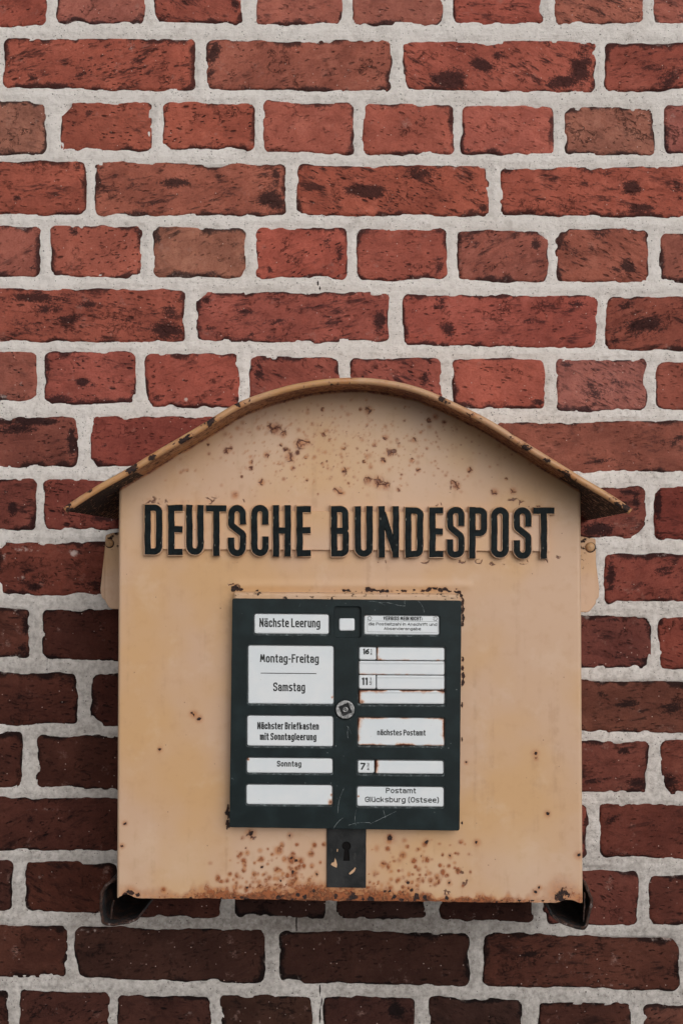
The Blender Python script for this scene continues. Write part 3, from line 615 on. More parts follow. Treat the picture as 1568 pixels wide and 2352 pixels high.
for x, y, r in ((345,1148,18),(370,1152,14),(390,1150,12),(420,1152,14),(480,1150,16),(495,1140,9),(560,1150,8),(1000,1165,10),(1010,1158,8),(1178,1150,14),(1195,1155,12),(1235,1165,8),(1280,1280,8),(1100,1290,12),(1060,1290,10),(1200,1290,14),(1155,1300,8),(540,1290,8),(890,1290,9),(975,1290,12),(1255,1288,10),(340,1165,14),(870,1290,6),(1130,1295,8),(332,1210,4)):
    stamp(crackf, x, y, r, 1.1, r * .6); stamp(rustf, x, y, r * .8, .34, r * .5)
for x, y, r in ((530,1342,8),(545,1350,9),(577,1920,14),(1070,2030,10),(1060,2005,6),(1025,2050,10),(1040,1120,8),(1000,985,8)): stamp(crackf, x, y, r, 1.1)
# bottom rust field
for _ in range(290):
    x = rr.choice([rr.normal(640, 60), rr.normal(920, 70), rr.uniform(520, 1080)]); y = 2052 - abs(rr.normal(0, 55))
    if y < 1920 or 745 < x < 846 and y < 2030: continue
    r = rr.uniform(2.6, 8.5); stamp(rustf, x, y, r, rr.uniform(.5, 1.05), r * rr.uniform(.7, 1.4)); 
    if rr.rand() < .10: stamp(chipf, x, y, r * .5, .9)
for x, y, r in ((553,1962,7),(600,1975,9),(640,1955,12),(670,1975,14),(690,1978,10),(714,1962,9),(636,1998,9),(560,2000,7),(675,2005,12),(670,2030,14),(640,1950,8),(540,2040,9),(375,2045,9),(880,1985,9),(890,1950,8),(925,1965,10),(975,1940,9),(980,1975,9),(950,1978,9),(1030,1990,6),(935,1945,6)):
    stamp(rustf, x, y, r, .95)
band = np.clip(1.15 * sstep(1, .06, (vb[None, :] - VVp) / np.clip(46 + 60 * fbm(UU, VVp * .4, 46, 192, 4), 12, 110)) * (sstep(300, 560, UU) * .75 + .25) * (1 - .5 * sstep(1080, 1240, UU)) + .25 * fbm(UU, VVp, 28, 91, 3) * sstep(60, 20, vb[None, :] - VVp), 0, 1.1)
rustf = np.maximum(rustf, band)
rustf = np.maximum(rustf, .8 * sstep(9, 2, VVp - vt[None, :]) + .35 * fbm(UU, VVp, 40, 93, 3) * sstep(26, 8, VVp - vt[None, :]))
for _ in range(44):
    x = rr.uniform(430, 1300); stamp(chipf, x, bottom_v(np.array(x)) - abs(rr.normal(0, 4)), rr.uniform(2, 7), rr.uniform(.6, 1.1), rr.uniform(2, 4))
for x, y, r, k in ((445,1642,5,1),(440,1638,3,.9),(457,1651,5,1),(367,1722,3.5,1),(1230,1731,5,1),(1231,1742,3,.8),(1257,1870,4.5,1),(1094,1936,4.5,1),(1229,2050,5,1),(1238,2040,4,.9),(287,1892,3.5,1),(280,1944,3.5,.8),(1328,1965,5,.9),(680,1977,5,1),(672,2005,3,1),(720,2047,5,1),(683,2056,5,1),(567,2040,3,1),(945,2045,6,1),(884,2048,4,1),(930,2040,3,1),(905,2060,5,1),(955,2060,9,1),(975,2062,6,1),(810,2060,10,1),(850,2066,8,1),(770,2058,5,1),(640,2062,6,1),(700,2062,6,1),(1026,2064,6,1),(300,2050,8,1),(287,2056,6,1),(316,2056,6,1),(1290,2058,20,.8),(979,1934,4,1),(895,1925,6,1),(665,1920,4,.7),(576,1915,6,1),(577,1925,3,.9),(785,1030,2.5,.8),(1070,1752,3,.8)):
    stamp(chipf, x, y, r, 1.1 * k); stamp(rustf, x, y, r * 2.6, .62)
# chips round the door surround
for x, y, r in ((540,1349,6),(545,1352,5),(553,1355,4),(536,1356,4),(590,1357,3),(790,1357,4),(799,1356,4),(803,1358,3),(845,1354,6),(853,1356,6),(878,1357,6),(888,1358,5),(900,1358,3),(925,1357,4),(932,1358,3),(970,1357,5),(985,1354,6),(998,1352,6),(1010,1355,6),(1020,1354,6),(1048,1353,3),(1052,1360,5),(1056,1368,4),
                (1062,1385,5),(1063,1400,6),(1063,1420,5),(1062,1436,4),(1062,1515,4),(1062,1535,4),(1063,1552,6),(1062,1568,5),(1061,1620,4),(1060,1700,3),(524,1856,4),(521,1866,5),(526,1872,5),(522,1893,6),(527,1898,4),(1060,1890,3),(768,1913,3)):
    hz = y < 1372
    stamp(chipf, x, y, r * (1.5 if hz else .75), 1.15, r * (.85 if hz else 2.0)); stamp(rustf, x, y, r * 1.9, .42)
for _ in range(26):
    x = rr.uniform(760, 1056); stamp(chipf, x, 1358 + rr.normal(0, 1.5), rr.uniform(2, 5), rr.uniform(.5, 1.0), 2.5)
for x, y, r in ((330,1960,60),(420,1990,70),(280,2010,26),(1200,1990,80),(1300,2000,30),(600,1980,60),(1000,2010,60),(900,1020,160),(620,1020,110),(350,1200,60)): stamp(palef, x, y, r, .8)
palef = np.maximum(palef, .7 * sstep(9, 3, de))
attrs = {'rust': rustf, 'chip': chipf, 'crack': crackf, 'pale': palef, 'orange': sstep(1500, 1800, VVp)}
mk('front_panel', W.reshape(-1, 3), gridfaces(NVV, NU), M['cream'], box, attrs)
# folded side sheets running back to the wall, thin bottom sheet recessed behind the front
def side(xedge, sgn):
    col = 0 if sgn < 0 else NU - 1
    front = W[:, col, :]
    deps = np.linspace(0, 1, 14)
    Vs = np.zeros((NVV // 6, 14, 3)); idx = np.linspace(0, NVV - 1, NVV // 6).astype(int)
    for j, t in enumerate(deps):
        Vs[:, j, :] = front[idx]; Vs[:, j, 1] = front[idx, 1] * (1 - t) - .002 * t
    z = {'rust': np.zeros(Vs.shape[:2]) + .35 * sstep(.1, 0, np.linspace(0, 1, NVV // 6))[:, None], 'chip': np.zeros(Vs.shape[:2]), 'crack': np.zeros(Vs.shape[:2]), 'pale': np.zeros(Vs.shape[:2])}
    mk('side_panel', Vs.reshape(-1, 3), gridfaces(NVV // 6, 14, sgn > 0), M['cream'], box, z)
side(xl0, -1); side(xr0, 1)
b0 = W[0]; nb = 60; ids = np.linspace(0, NU - 1, nb).astype(int)
Vb = np.zeros((2, nb, 3)); Vb[0] = b0[ids]; Vb[1] = b0[ids]; Vb[0, :, 1] = -(DF - .004); Vb[1, :, 1] = -.004
Vb[..., 2] = b0[ids, 2].min() * 0 + b0[ids, 2] + .010
mk('bottom_panel', Vb.reshape(-1, 3), gridfaces(2, nb), M['dark'], box)

# ---- generic thin bent sheet from a picture outline at a depth
def curve_solid(name, loops, depth, thick, bevel, mat, parent, res=1, label=None, attrf=None):
    """loops: outline(s) in picture units (first outer, others holes); front face at 'depth', going back 'thick'"""
    cu = bpy.data.curves.new(name, 'CURVE'); cu.dimensions = '2D'; cu.fill_mode = 'BOTH'
    hw = max(thick / 2 - bevel, 1e-5)
    cu.extrude = hw; cu.bevel_depth = bevel; cu.bevel_resolution = res; cu.offset = -bevel
    wl_ = [P([p[0] for p in L], [p[1] for p in L], depth) for L in loops]
    org = (wl_[0].min(0) + wl_[0].max(0)) / 2
    for w_ in wl_:
        sp = cu.splines.new('POLY'); sp.points.add(len(w_) - 1); sp.use_cyclic_u = True
        for q, c in zip(sp.points, w_): q.co = (c[0] - org[0], c[2] - org[2], 0, 1)
    ob = bpy.data.objects.new(name, cu); COL.objects.link(ob)
    bpy.context.view_layer.update()
    me = bpy.data.meshes.new_from_object(ob.evaluated_get(bpy.context.evaluated_depsgraph_get()))
    bpy.data.objects.remove(ob); bpy.data.curves.remove(cu)
    n = len(me.vertices); co = np.zeros(n * 3, np.float32); me.vertices.foreach_get('co', co); co = co.reshape(-1, 3)
    W_ = np.stack([co[:, 0] + org[0], -(depth - thick / 2) - co[:, 2], co[:, 1] + org[2]], -1)
    fs = [tuple(p.vertices) for p in me.polygons]
    bpy.data.meshes.remove(me)
    o = mk(name, W_, fs, mat, parent, None, False, label=label)
    o.data.update()
    if attrf:
        for k_, fn in attrf.items():
            a = o.data.attributes.new(k_, 'FLOAT', 'POINT'); a.data.foreach_set('value', fn(W_).astype(np.float32))
    return o
TILT = .0085
def rrect(x0, y0, x1, y1, r=5, tilt=TILT, seg=4):
    c = (x0 + x1) / 2
    pts = fillet([(x0, y0, r), (x1, y0, r), (x1, y1, r), (x0, y1, r)], True, seg)
    return [(x, y + (x - c) * tilt) for x, y in pts]
def wobble(pts, amp, seed, step=6):
    out = []
    n = len(pts)
    for i in range(n):
        a = np.array(pts[i]); b = np.array(pts[(i + 1) % n]); L = np.linalg.norm(b - a); k = max(1, int(L / step))
        for j in range(k): out.append(tuple(a + (b - a) * j / k))
    o = np.array(out); dx = fbm(o[:, 0] + o[:, 1], o[:, 1] * .3, 20, seed, 3); dy = fbm(o[:, 0] * .3, o[:, 1] + o[:, 0], 20, seed + 9, 3)
    return [(a + amp * b, c + amp * e) for (a, c), b, e in zip(out, dx, dy)]

# ------------------------------------------------------------------ strokes and lettering
X_ = .71
G = {
 'D': (1, [('c', (0, 0), (1, 0, .85), (1, 1, .85), (0, 1))]),
 'E': (.86, [('o', (1, 0), (0, 0), (0, 1), (1, 1)), ('o', (.1, .52), (.95, .52))]),
 'F': (.82, [('o', (0, 0), (0, 1), (1, 1)), ('o', (.1, .52), (.85, .52))]),
 'U': (1, [('o', (0, 1), (0, 0, 1), (1, 0, 1), (1, 1))]),
 'T': (1.12, [('o', (0, 1), (1, 1)), ('o', (.5, .95), (.5, 0))]),
 'S': (1, [('o', (1, .72), (1, 1, 1), (0, 1, 1), (0, .62, .75), (1, .42, .75), (1, 0, 1), (0, 0, 1), (0, .27))]),
 'Z': (1, [('o', (1, .84), (1, 1, 1), (0, 1, 1), (0, .62, .75), (1, .42, .75), (1, 0, 1), (0, 0, 1), (0, .16))]),
 'C': (1, [('o', (1, .71), (1, 1, 1), (0, 1, 1), (0, 0, 1), (1, 0, 1), (1, .29))]),
 'G': (1, [('o', (1, .72), (1, 1, 1), (0, 1, 1), (0, 0, 1), (1, 0, 1), (1, .48), (.6, .48))]),
 'H': (1, [('o', (0, 0), (0, 1)), ('o', (1, 0), (1, 1)), ('o', (.1, .51), (.9, .51))]),
 'B': (1, [('c', (0, 0), (1, 0, .8), (1, .51, .6), (0, .51)), ('c', (0, .51), (.96, .51, .6), (.96, 1, .8), (0, 1))]),
 'N': (1.08, [('o', (0, 0), (0, 1)), ('d', (.06, .93), (.94, .07)), ('o', (1, 0), (1, 1))]),
 'P': (1, [('o', (0, 0), (0, 1)), ('c', (0, .49), (1, .49, .8), (1, 1, .8), (0, 1))]),
 'R': (1, [('o', (0, 0), (0, 1)), ('c', (0, .49), (1, .49, .8), (1, 1, .8), (0, 1)), ('d', (.5, .47), (.98, .02))]),
 'O': (1, [('c', (0, 0, 1), (1, 0, 1), (1, 1, 1), (0, 1, 1))]),
 'V': (1, [('d', (0, 1), (.5, .02), (1, 1))]), 'I': (0, [('o', (0, 0), (0, 1))]),
 'L': (.8, [('o', (0, 1), (0, 0), (1, 0))]),
 'M': (1.35, [('d', (0, 0), (.16, 1), (.5, .28), (.84, 1), (1, 0))]),
 'A': (1.1, [('d', (0, 0), (.5, 1), (1, 0)), ('o', (.28, .3), (.72, .3))]),
 'a': (.9, [('o', (.06, .58), (.06, X_, .9), (1, X_, 1), (1, 0)), ('c', (1, .40), (0, .40, .9), (0, 0, .9), (1, 0, .3))]),
 'n': (.88, [('o', (0, 0), (0, X_)), ('o', (0, .5), (0, X_, 1), (1, X_, 1), (1, 0))]),
 'm': (1.5, [('o', (0, 0), (0, X_)), ('o', (0, .5), (0, X_, .5), (.5, X_, .5), (.5, 0)), ('o', (.5, .5), (.5, X_, .5), (1, X_, .5), (1, 0))]),
 'h': (.88, [('o', (0, 0), (0, 1)), ('o', (0, .5), (0, X_, 1), (1, X_, 1), (1, 0))]),
 'c': (.84, [('o', (1, .55), (1, X_, 1), (0, X_, 1), (0, 0, 1), (1, 0, 1), (1, .15))]),
 'e': (.9, [('o', (.05, .36), (1, .36), (1, X_, 1), (0, X_, 1), (0, 0, 1), (1, 0, .6))]),
 's': (.84, [('o', (.95, X_), (0, X_, .9), (0, .38, .6), (1, .33, .6), (1, 0, .9), (.05, 0))]),
 't': (.55, [('o', (.4, .95), (.4, 0, .6), (1, 0)), ('o', (-.05, X_), (.95, X_))]),
 'r': (.52, [('o', (0, 0), (0, X_)), ('o', (0, .5), (0, X_, 1), (1, X_))]),
 'u': (.88, [('o', (0, X_), (0, 0, 1), (1, 0, 1), (1, X_)), ('o', (1, 0), (1, X_))]),
 'g': (.9, [('c', (1, 0), (0, 0, .9), (0, X_, .9), (1, X_)), ('o', (1, X_), (1, -.3, 1), (.08, -.3, 0))]),
 'o': (.9, [('c', (0, 0, 1), (1, 0, 1), (1, X_, 1), (0, X_, 1))]),
 'i': (0, [('o', (0, 0), (0, X_)), ('o', (0, .99), (0, 1.01))]), 'l': (0, [('o', (0, 0), (0, 1))]),
 'f': (.6, [('o', (.4, 0), (.4, 1, .8), (1, 1)), ('o', (-.05, X_), (.95, X_))]),
 'k': (.9, [('o', (0, 0), (0, 1)), ('d', (.05, .28), (.95, .70)), ('d', (.35, .42), (.98, .0))]),
 'd': (.9, [('o', (1, 0), (1, 1)), ('c', (1, 0), (0, 0, .9), (0, X_, .9), (1, X_))]),
 'b': (.9, [('o', (0, 0), (0, 1)), ('c', (0, 0), (1, 0, .9), (1, X_, .9), (0, X_))]),
 'z': (.8, [('o', (0, X_), (1, X_), (0, 0), (1, 0))]),
 '-': (.45, [('o', (.1, .42), (.9, .42))]), ':': (0, [('o', (0, .12), (0, .14)), ('o', (0, .62), (0, .64))]),
 '(': (.3, [('d', (1, 1.12), (0, .8), (0, .1), (1, -.22))]), ')': (.3, [('d', (0, 1.12), (1, .8), (1, .1), (0, -.22))]),
 '1': (.38, [('d', (0, .84), (.9, 1)), ('o', (.9, .98), (.9, 0)), ]),
 '6': (.85, [('o', (.95, .98), (0, .62, .8), (0, 0, .9), (1, 0, .9), (1, .55, .8), (.15, .55))]),
 '7': (.95, [('d', (0, 1), (1, 1), (.2, 0))]), '2': (.8, [('o', (0, .75), (0, 1, .9), (1, 1, .9), (1, .6, .5), (0, 0), (1, 0))]),
 '4': (.9, [('d', (.7, 0), (.7, 1), (0, .3), (1, .3))]), '3': (.85, [('o', (0, 1), (1, 1, .6), (1, .55, .6), (.35, .55)), ('o', (.35, .53), (1, .53, .6), (1, 0, .6), (0, 0))]),
}
for k_, b_ in (('ä', 'a'), ('ü', 'u')): G[k_] = (G[b_][0], G[b_][1] + [('o', (.12, .97), (.12, .99)), ('o', (.88, .97), (.88, .99))])
def glyph_paths(ch, x0, x1, yb, yt, st):
    """centre lines in picture units; glyph's ink box is x0..x1, yb..yt (v down)"""
    w, strokes = G[ch]; ax = x0 + st / 2; bx = x1 - st / 2; ay = yb - st / 2; by = yt + st / 2
    if bx < ax: ax = bx = (x0 + x1) / 2
    hw = (bx - ax) / 2; res = []
    for s in strokes:
        kind = s[0]; pts = [(ax + p[0] * (bx - ax), ay + p[1] * (by - ay), (p[2] if len(p) > 2 else 0) * min(hw, abs(by - ay) / 2)) for p in s[1:]]
        if kind == 'd' and len(pts) > 2:
            for a_, b_ in zip(pts[:-1], pts[1:]):
                a2, b2 = np.array(a_[:2]), np.array(b_[:2]); e_ = (b2 - a2) / np.linalg.norm(b2 - a2) * st * .18
                res.append(([tuple(a2 - e_), tuple(b2 + e_)], False))
            continue
        closed = kind == 'c'
        q = fillet(pts, closed, 6)
        if kind == 'o' and len(q) > 1:
            a = np.array(q[0]); b = np.array(q[1]); a = a + (a - b) / np.linalg.norm(a - b) * st / 2; q[0] = tuple(a)
            a = np.array(q[-1]); b = np.array(q[-2]); a = a + (a - b) / np.linalg.norm(a - b) * st / 2; q[-1] = tuple(a)
        res.append((q, closed))
    return res
def build_strokes(paths, prof, depth, tilt=0.0, xc=0, dz=2e-5, jit=0.0, seed=0):
    """prof: (side offset in picture units, height in metres)"""
    Vs = []; Fs = []; nrs = np.random.RandomState(seed)
    for k, (q, closed) in enumerate(paths):
        if jit:
            q2 = []
            n = len(q)
            for i in range(n - (0 if closed else 1)):
                a = np.array(q[i]); b = np.array(q[(i + 1) % n]); m = max(1, int(np.linalg.norm(b - a) / 9))
                for j in range(m): q2.append(a + (b - a) * j / m)
            if not closed: q2.append(np.array(q[-1]))
            q2 = np.array(q2); q2 = q2 + np.stack([fbm(q2[:, 1], q2[:, 0], 14, seed + k, 2), fbm(q2[:, 0], q2[:, 1], 14, seed + 5 + k, 2)], -1) * jit
            q = [tuple(a) for a in q2]
        pr = [(o, h + k * dz) for o, h in prof]
        v, f = sweep([(a, -b) for a, b in q], closed, pr)
        v = np.array(v); base = sum(len(x) for x in Vs)
        u = v[:, 0]; w = -v[:, 1]; w = w + (u - xc) * tilt
        Vs.append(P(u, w, depth + v[:, 2])); Fs += [tuple(base + i for i in ff) for ff in f]
    return np.concatenate(Vs), Fs
def text_paths(s, x0, x1, yb, yt, st, gap=None):
    """fit a line of text to the ink extent x0..x1"""
    cap = yb - yt; gap = gap or 1.0
    def layout(wu, gp):
        x = 0; out = []
        for ch in s:
            if ch == ' ': x += wu * .55 + gp * .3; continue
            w = G[ch][0] * wu; out.append((ch, x, x + w + st)); x += w + st + gp
        return out, x - gp
    lo, hi = .05, 80.
    gp = (x1 - x0) / max(6, len(s)) * .17 * gap
    for _ in range(40):
        mid = (lo + hi) / 2; o, L = layout(mid, gp)
        if L > (x1 - x0): hi = mid
        else: lo = mid
    out, L = layout(lo, gp); paths = []
    for ch, a, b in out:
        ch = {'S': 'Z'}.get(ch, ch)
        paths += glyph_paths(ch, x0 + a, x0 + b, yb, yt, st)
    return paths

# ------------------------------------------------------------------ name bar with sixteen raised letters
bar = curve_solid('name_bar', [wobble([(330, 1173), (800, 1174.5), (1262, 1178), (1262, 1267), (800, 1264.5), (331, 1262)], .8, 5, 20)], DF + .0046, .0048, .0010, M['cream'], box, 2,
                  attrf={'rust': lambda w: np.zeros(len(w)), 'chip': lambda w: np.zeros(len(w)), 'crack': lambda w: np.zeros(len(w)), 'pale': lambda w: np.zeros(len(w)) + .1})
LET = [('D',331.4,372.8,1159,1274.5),('E',386,419.5,1159.5,1275.5),('U',427,468,1160,1275),('T',474,519.7,1160.5,1276),('S',523.7,565,1160,1277.5),('C',576.6,617,1159.5,1277.5),('H',626.4,668,1161,1278),('E',680.6,713.6,1162,1278),
       ('B',759.6,801,1162,1279),('U',814,856,1163,1279.5),('N',869,916,1163,1280),('D',930,971.8,1165,1280),('E',985.7,1017,1165,1280.5),('S',1025.7,1066.4,1164,1282),('P',1076.9,1118.6,1165,1282),('O',1127,1168,1165,1282),('S',1178.8,1220.5,1165,1284),('T',1224.7,1272.4,1166,1283)]
for i, (ch, a, b, yt, yb) in enumerate(LET):
    SW = 15.8
    paths = glyph_paths(ch, a - .5, b + .5, yb + .5, yt - .5, SW)
    hb = SW / 2 + 1.0
    v, f = build_strokes(paths, [(hb + .6, -.002), (hb + .1, .0070), (hb - .9, .0080), (-hb + .9, .0080), (-hb - .1, .0070), (-hb - .6, -.002)], DF, 0, 0, 2e-5, .5, 40 + i)
    z = np.zeros(len(v)); cr = z + .0
    o = mk('letter', v, f, M['cream'], box, {'rust': z + .22, 'chip': z, 'crack': z, 'pale': z + .2}, False, label='raised letter ' + ch + ' with black face')  # rust tint darkens the letter sides, painting in their shadow lines
    hb = SW / 2 - .3
    v, f = build_strokes(paths, [(hb, .0078), (hb - 1.6, .0089), (-hb + 1.6, .0089), (-hb, .0078)], DF, 0, 0, 2e-5, .9, 140 + i)
    mk('letter_face', v, f, M['letter'], o, None, False)

# ------------------------------------------------------------------ door surround, timetable frame
PF = DF + .019       # front of the black frame
PL = [(533.5, 1374.5), (1059.5, 1379.5), (1055.2, 1909), (526.5, 1901)]
def inset(poly, k):
    c = np.mean(poly, 0); return [tuple(np.array(p) + np.sign(np.array(p) - c) * k) for p in poly]
sur = [(536, 1359.5, 3), (1056, 1364, 3), (1053, 1900, 3), (530, 1893, 3)]
zz = lambda w: np.zeros(len(w))
def topchip(w):
    x = w[:, 0]; return .25 + .45 * fbm(x * 1500, w[:, 2] * 1500, 16, 64, 3)
curve_solid('door_surround', [wobble(fillet(sur, True, 3), .7, 12, 8)], DF + .013, .014, .0035, M['cream'], box, 2, attrf={'rust': lambda w: zz(w) + .12, 'chip': lambda w: topchip(w) * 1.0, 'crack': zz, 'pale': lambda w: zz(w) + .3})
WIN = dict(a=(583.5, 1409.5, 755.5, 1456.5), c=(835.5, 1413.0, 1008.5, 1458.5), d=(569, 1482, 766.5, 1617.5), e=(822, 1485.5, 1022, 1619.5), f=(567, 1643.5, 765.5, 1714.5), g=(821, 1648, 1020.5, 1713.5),
           h=(566, 1740.5, 764, 1776.5), i=(819.5, 1745.5, 1019.5, 1779.5), j=(565, 1802, 763.5, 1849), k=(819, 1806.5, 1019.5, 1853.5), l=(768.5, 1394, 826.5, 1461.5))
outer = fillet([(*p, 5) for p in PL], True, 4)
def wear_highlight(w):
    x, z = w[:, 0], w[:, 2]
    xc, zc = np.mean(x), np.mean(z)
    e = np.minimum(np.minimum(x - x.min(), x.max() - x), np.minimum(z - z.min(), z.max() - z))
    dep = np.abs(w[:, 1]); bev = (dep < PF - .0004) & (dep > PF - .0030)
    return np.maximum(.52 * (e < .0022) * (dep > PF - .004), .55 * bev)
# frame: face plate pierced by the windows (outer edge crisp), bevelled
fr_ = curve_solid('timetable_frame', [wobble(outer, .35, 7, 14)] + [rrect(r[0] - 1.5, r[1] - .5, r[2] + 1.8, r[3] + 3.6, r=6) for r in WIN.values()], PF, .0046, .0007, M['enamel'], box, 3, attrf={'wear_highlight': wear_highlight})
for p in fr_.data.polygons: p.use_smooth = False
curve_solid('frame_case', [fillet([(*p, 5) for p in inset(PL, -.8)], True, 4)], PF - .0050, .0145, .001, M['enamel'], box, 1)

# inner steps of each window: the lip below is tinted lighter as a painted highlight
def plate(name, rect, depth, bev=1.6, rust=(0, 0, 0, 0), parent=None, tilt=TILT, mat=None, label=None, spots=(), th=.0012, ridge=0.0):
    x0, y0, x1, y1 = rect; stp = 1.6
    nx = max(4, int((x1 - x0) / stp)); ny = max(4, int((y1 - y0) / stp))
    U_, V_ = np.meshgrid(np.linspace(x0, x1, nx), np.linspace(y0, y1, ny))
    dl, dr_, dt, db = U_ - x0, x1 - U_, V_ - y0, y1 - V_
    r = 2.5; qx = np.maximum(r - np.minimum(dl, dr_), 0); qy = np.maximum(r - np.minimum(dt, db), 0)
    sd = np.where((qx > 0) & (qy > 0), r - np.hypot(qx, qy), np.minimum(np.minimum(dl, dr_), np.minimum(dt, db)))
    h = th * np.sqrt(np.clip(1 - np.clip(1 - sd / bev, 0, 1.6) ** 2, 0, 1)) - .002 * (sd < 0)
    if ridge: h = h + ridge * sstep(7, 3.5, dt)
    ru = np.zeros_like(U_)
    nz = .55 + .8 * fbm(U_, V_, 30, int(x0 + y0), 3)
    for dd, k, wd in ((dl, rust[0], 7), (dr_, rust[1], 5), (dt, rust[2], 4.5), (db, rust[3], 5)):
        ru = np.maximum(ru, k * np.exp(-dd / wd * 1.1) * np.clip(nz * 1.5, .2, 1.5))
    for (x, y, r_, k) in spots: ru = np.maximum(ru, k * np.exp(-(((U_ - x) ** 2 + (V_ - y) ** 2) / r_ ** 2)))
    V2 = V_ + (U_ - (x0 + x1) / 2) * tilt
    W_ = P(U_, V2, depth); W_[..., 1] -= h
    return mk(name, W_.reshape(-1, 3), gridfaces(ny, nx, True), mat or M['white'], parent or box, {'rust': ru}, True, label=label)
PD = PF - .0036
def words_on(pl, lines, depth, prof_h=.00025, xc=None, tilt=TILT):
    paths = []
    for (s, x0, x1, yt, yb, st) in lines:
        if isinstance(s, str): paths += text_paths(s, x0, x1, yb, yt, st)
    for (s, x0, x1, yt, yb, st) in lines:
        if not isinstance(s, str): paths += s
    xs = [q[0] for p, c in paths for q in p]
    w = lines[0][5]
    Vs = []; Fs = []
    for (s, x0, x1, yt, yb, st) in lines:
        if isinstance(s, str): st = st + (.25 if st > 2.45 else 0)
        pp = text_paths(s, x0, x1, yb, yt, st) if isinstance(s, str) else s
        v, f = build_strokes(pp, [(st / 2, -.0004), (st / 2, prof_h), (-st / 2, prof_h), (-st / 2, -.0004)], depth, tilt, (pl_c[0]) if xc is None else xc, 2e-6)
        b = sum(len(a) for a in Vs); Vs.append(v); Fs += [tuple(b + i for i in ff) for ff in f]
    return mk('lettering', np.concatenate(Vs), Fs, M['print'], pl, None, False)
def label_plate(rect, lines, text, **kw):
    global pl_c
    pl = plate('label_plate', rect, PD, label=text, **kw)
    pl_c = ((rect[0] + rect[2]) / 2, 0)
    if lines: words_on(pl, lines, PD + .0012)
    return pl
# full-size plates run a little under the frame edges
g = 2.0
label_plate((586-g, 1412-g, 753+g, 1454+g), [("Nächste Leerung", 595.7, 735.2, 1420.5, 1441, 2.9)], 'white enamel plate reading Nächste Leerung', rust=(0, .0, .3, 0))
# Vergiss mein nicht plate: rosettes, border and three lines
fl = []
for cx, cy in ((848.5, 1421.0), (999.5, 1420.5)):
    pet = [(cx + (4.3 + .8 * math.cos(5 * a)) * math.cos(a), cy + (4.3 + .8 * math.cos(5 * a)) * math.sin(a)) for a in np.linspace(0, 2 * math.pi, 30)[:-1]]
    fl.append((pet, True)); fl.append(([(cx - .5, cy), (cx + .5, cy)], False))
bd = [([(843.5, 1427), (1005, 1427), (1005, 1452), (843.5, 1452)], True)]
label_plate((838-g, 1416-g, 1006+g, 1456+g), [("VERGISS MEIN NICHT:", 880, 970, 1416.2, 1425.2, 1.9), ("die Postleitzahl in Anschrift und", 846, 1003, 1430.3, 1437.2, 1.15), ("Absenderangabe", 881.5, 966, 1440.9, 1447.6, 1.15),
             (fl, 0, 0, 0, 0, 1.0), (bd, 0, 0, 0, 0, .45)], 'white plate with rosettes reading Vergiss mein nicht and the post code reminder', rust=(0, 0, .35, 0))
label_plate((571.5-g, 1485-g, 764+g, 1615+g), [("Montag-Freitag", 596.8, 732, 1502.8, 1522.5, 2.8), ("Samstag", 627.6, 700.6, 1568.2, 1588.2, 2.8), ([([(598.7, 1547), (726.4, 1547)], False)], 0, 0, 0, 0, 1.7)],
            'large white enamel plate reading Montag-Freitag and Samstag', spots=((763, 1601, 4, .8),))
label_plate((569.5-g, 1646-g, 763+g, 1712+g), [("Nächster Briefkasten", 591, 732, 1659.5, 1676, 2.6), ("mit Sonntagleerung", 597, 726.5, 1684.3, 1700.6, 2.6)], 'white enamel plate reading Nächster Briefkasten mit Sonntagleerung')
label_plate((823.7-g, 1650.5-g, 1018+g, 1710.5+g), [("nächstes Postamt", 866, 977, 1676.3, 1689.7, 2.3)], 'white enamel plate with rusty edges reading nächstes Postamt', rust=(1.0, .85, .95, 1.35))
label_plate((568.7-g, 1743-g, 762+g, 1774+g), [("Sonntag", 636, 691.8, 1748.2, 1761.5, 2.4)], 'narrow white enamel plate reading Sonntag', spots=((570, 1745, 4, 1),))
label_plate((567.6-g, 1804.5-g, 761+g, 1846.4+g), [], 'blank white enamel plate in the lowest left window', rust=(0, .25, .1, .0), spots=((759, 1842, 7, .9), (761, 1825, 4, .9), (757, 1848, 6, .8)))
label_plate((821.4-g, 1809-g, 1016.7+g, 1850.6+g), [("Postamt", 886, 955, 1810.2, 1822.6, 2.1), ("Glücksburg (Ostsee)", 838, 1007.5, 1831, 1843.6, 2.1)], 'white enamel plate reading Postamt Glücksburg (Ostsee)', rust=(0.1, 0, .2, 0), spots=((823, 1830, 3, 1),))
# small strips
def strip(x0, y0, x1, y1, **kw):
    return plate('label_plate', (x0, y0, x1, y1), PD, bev=1.6, **kw)
strip(865.5, 1487.5, 1020, 1517.2, rust=(.75, .3, .0, .45), label='blank white enamel strip beside the 16 1/4 tile', tilt=.006, spots=((1005, 1519, 7, .9), (872, 1519, 8, .8)))
strip(824, 1518.8, 1020, 1550, rust=(.6, .35, .1, .7), label='blank white enamel strip between the two time tiles', tilt=.006, ridge=.0006)
strip(864.5, 1551.8, 1020, 1584, rust=(.15, .1, .05, .12), label='blank white enamel strip beside the 11 1/2 tile', tilt=.006, ridge=.0005, spots=((1015, 1585, 4, .9),))
strip(824, 1586, 1020, 1617, rust=(.95, .2, 1.3, .0), label='blank white enamel strip with a rusty top edge', tilt=.006, ridge=.0006, spots=((830, 1612, 8, .8),))
strip(861.5, 1747.5, 1018, 1777.5, rust=(1.4, 0, .25, .1), label='blank white enamel strip with a rusty left end')
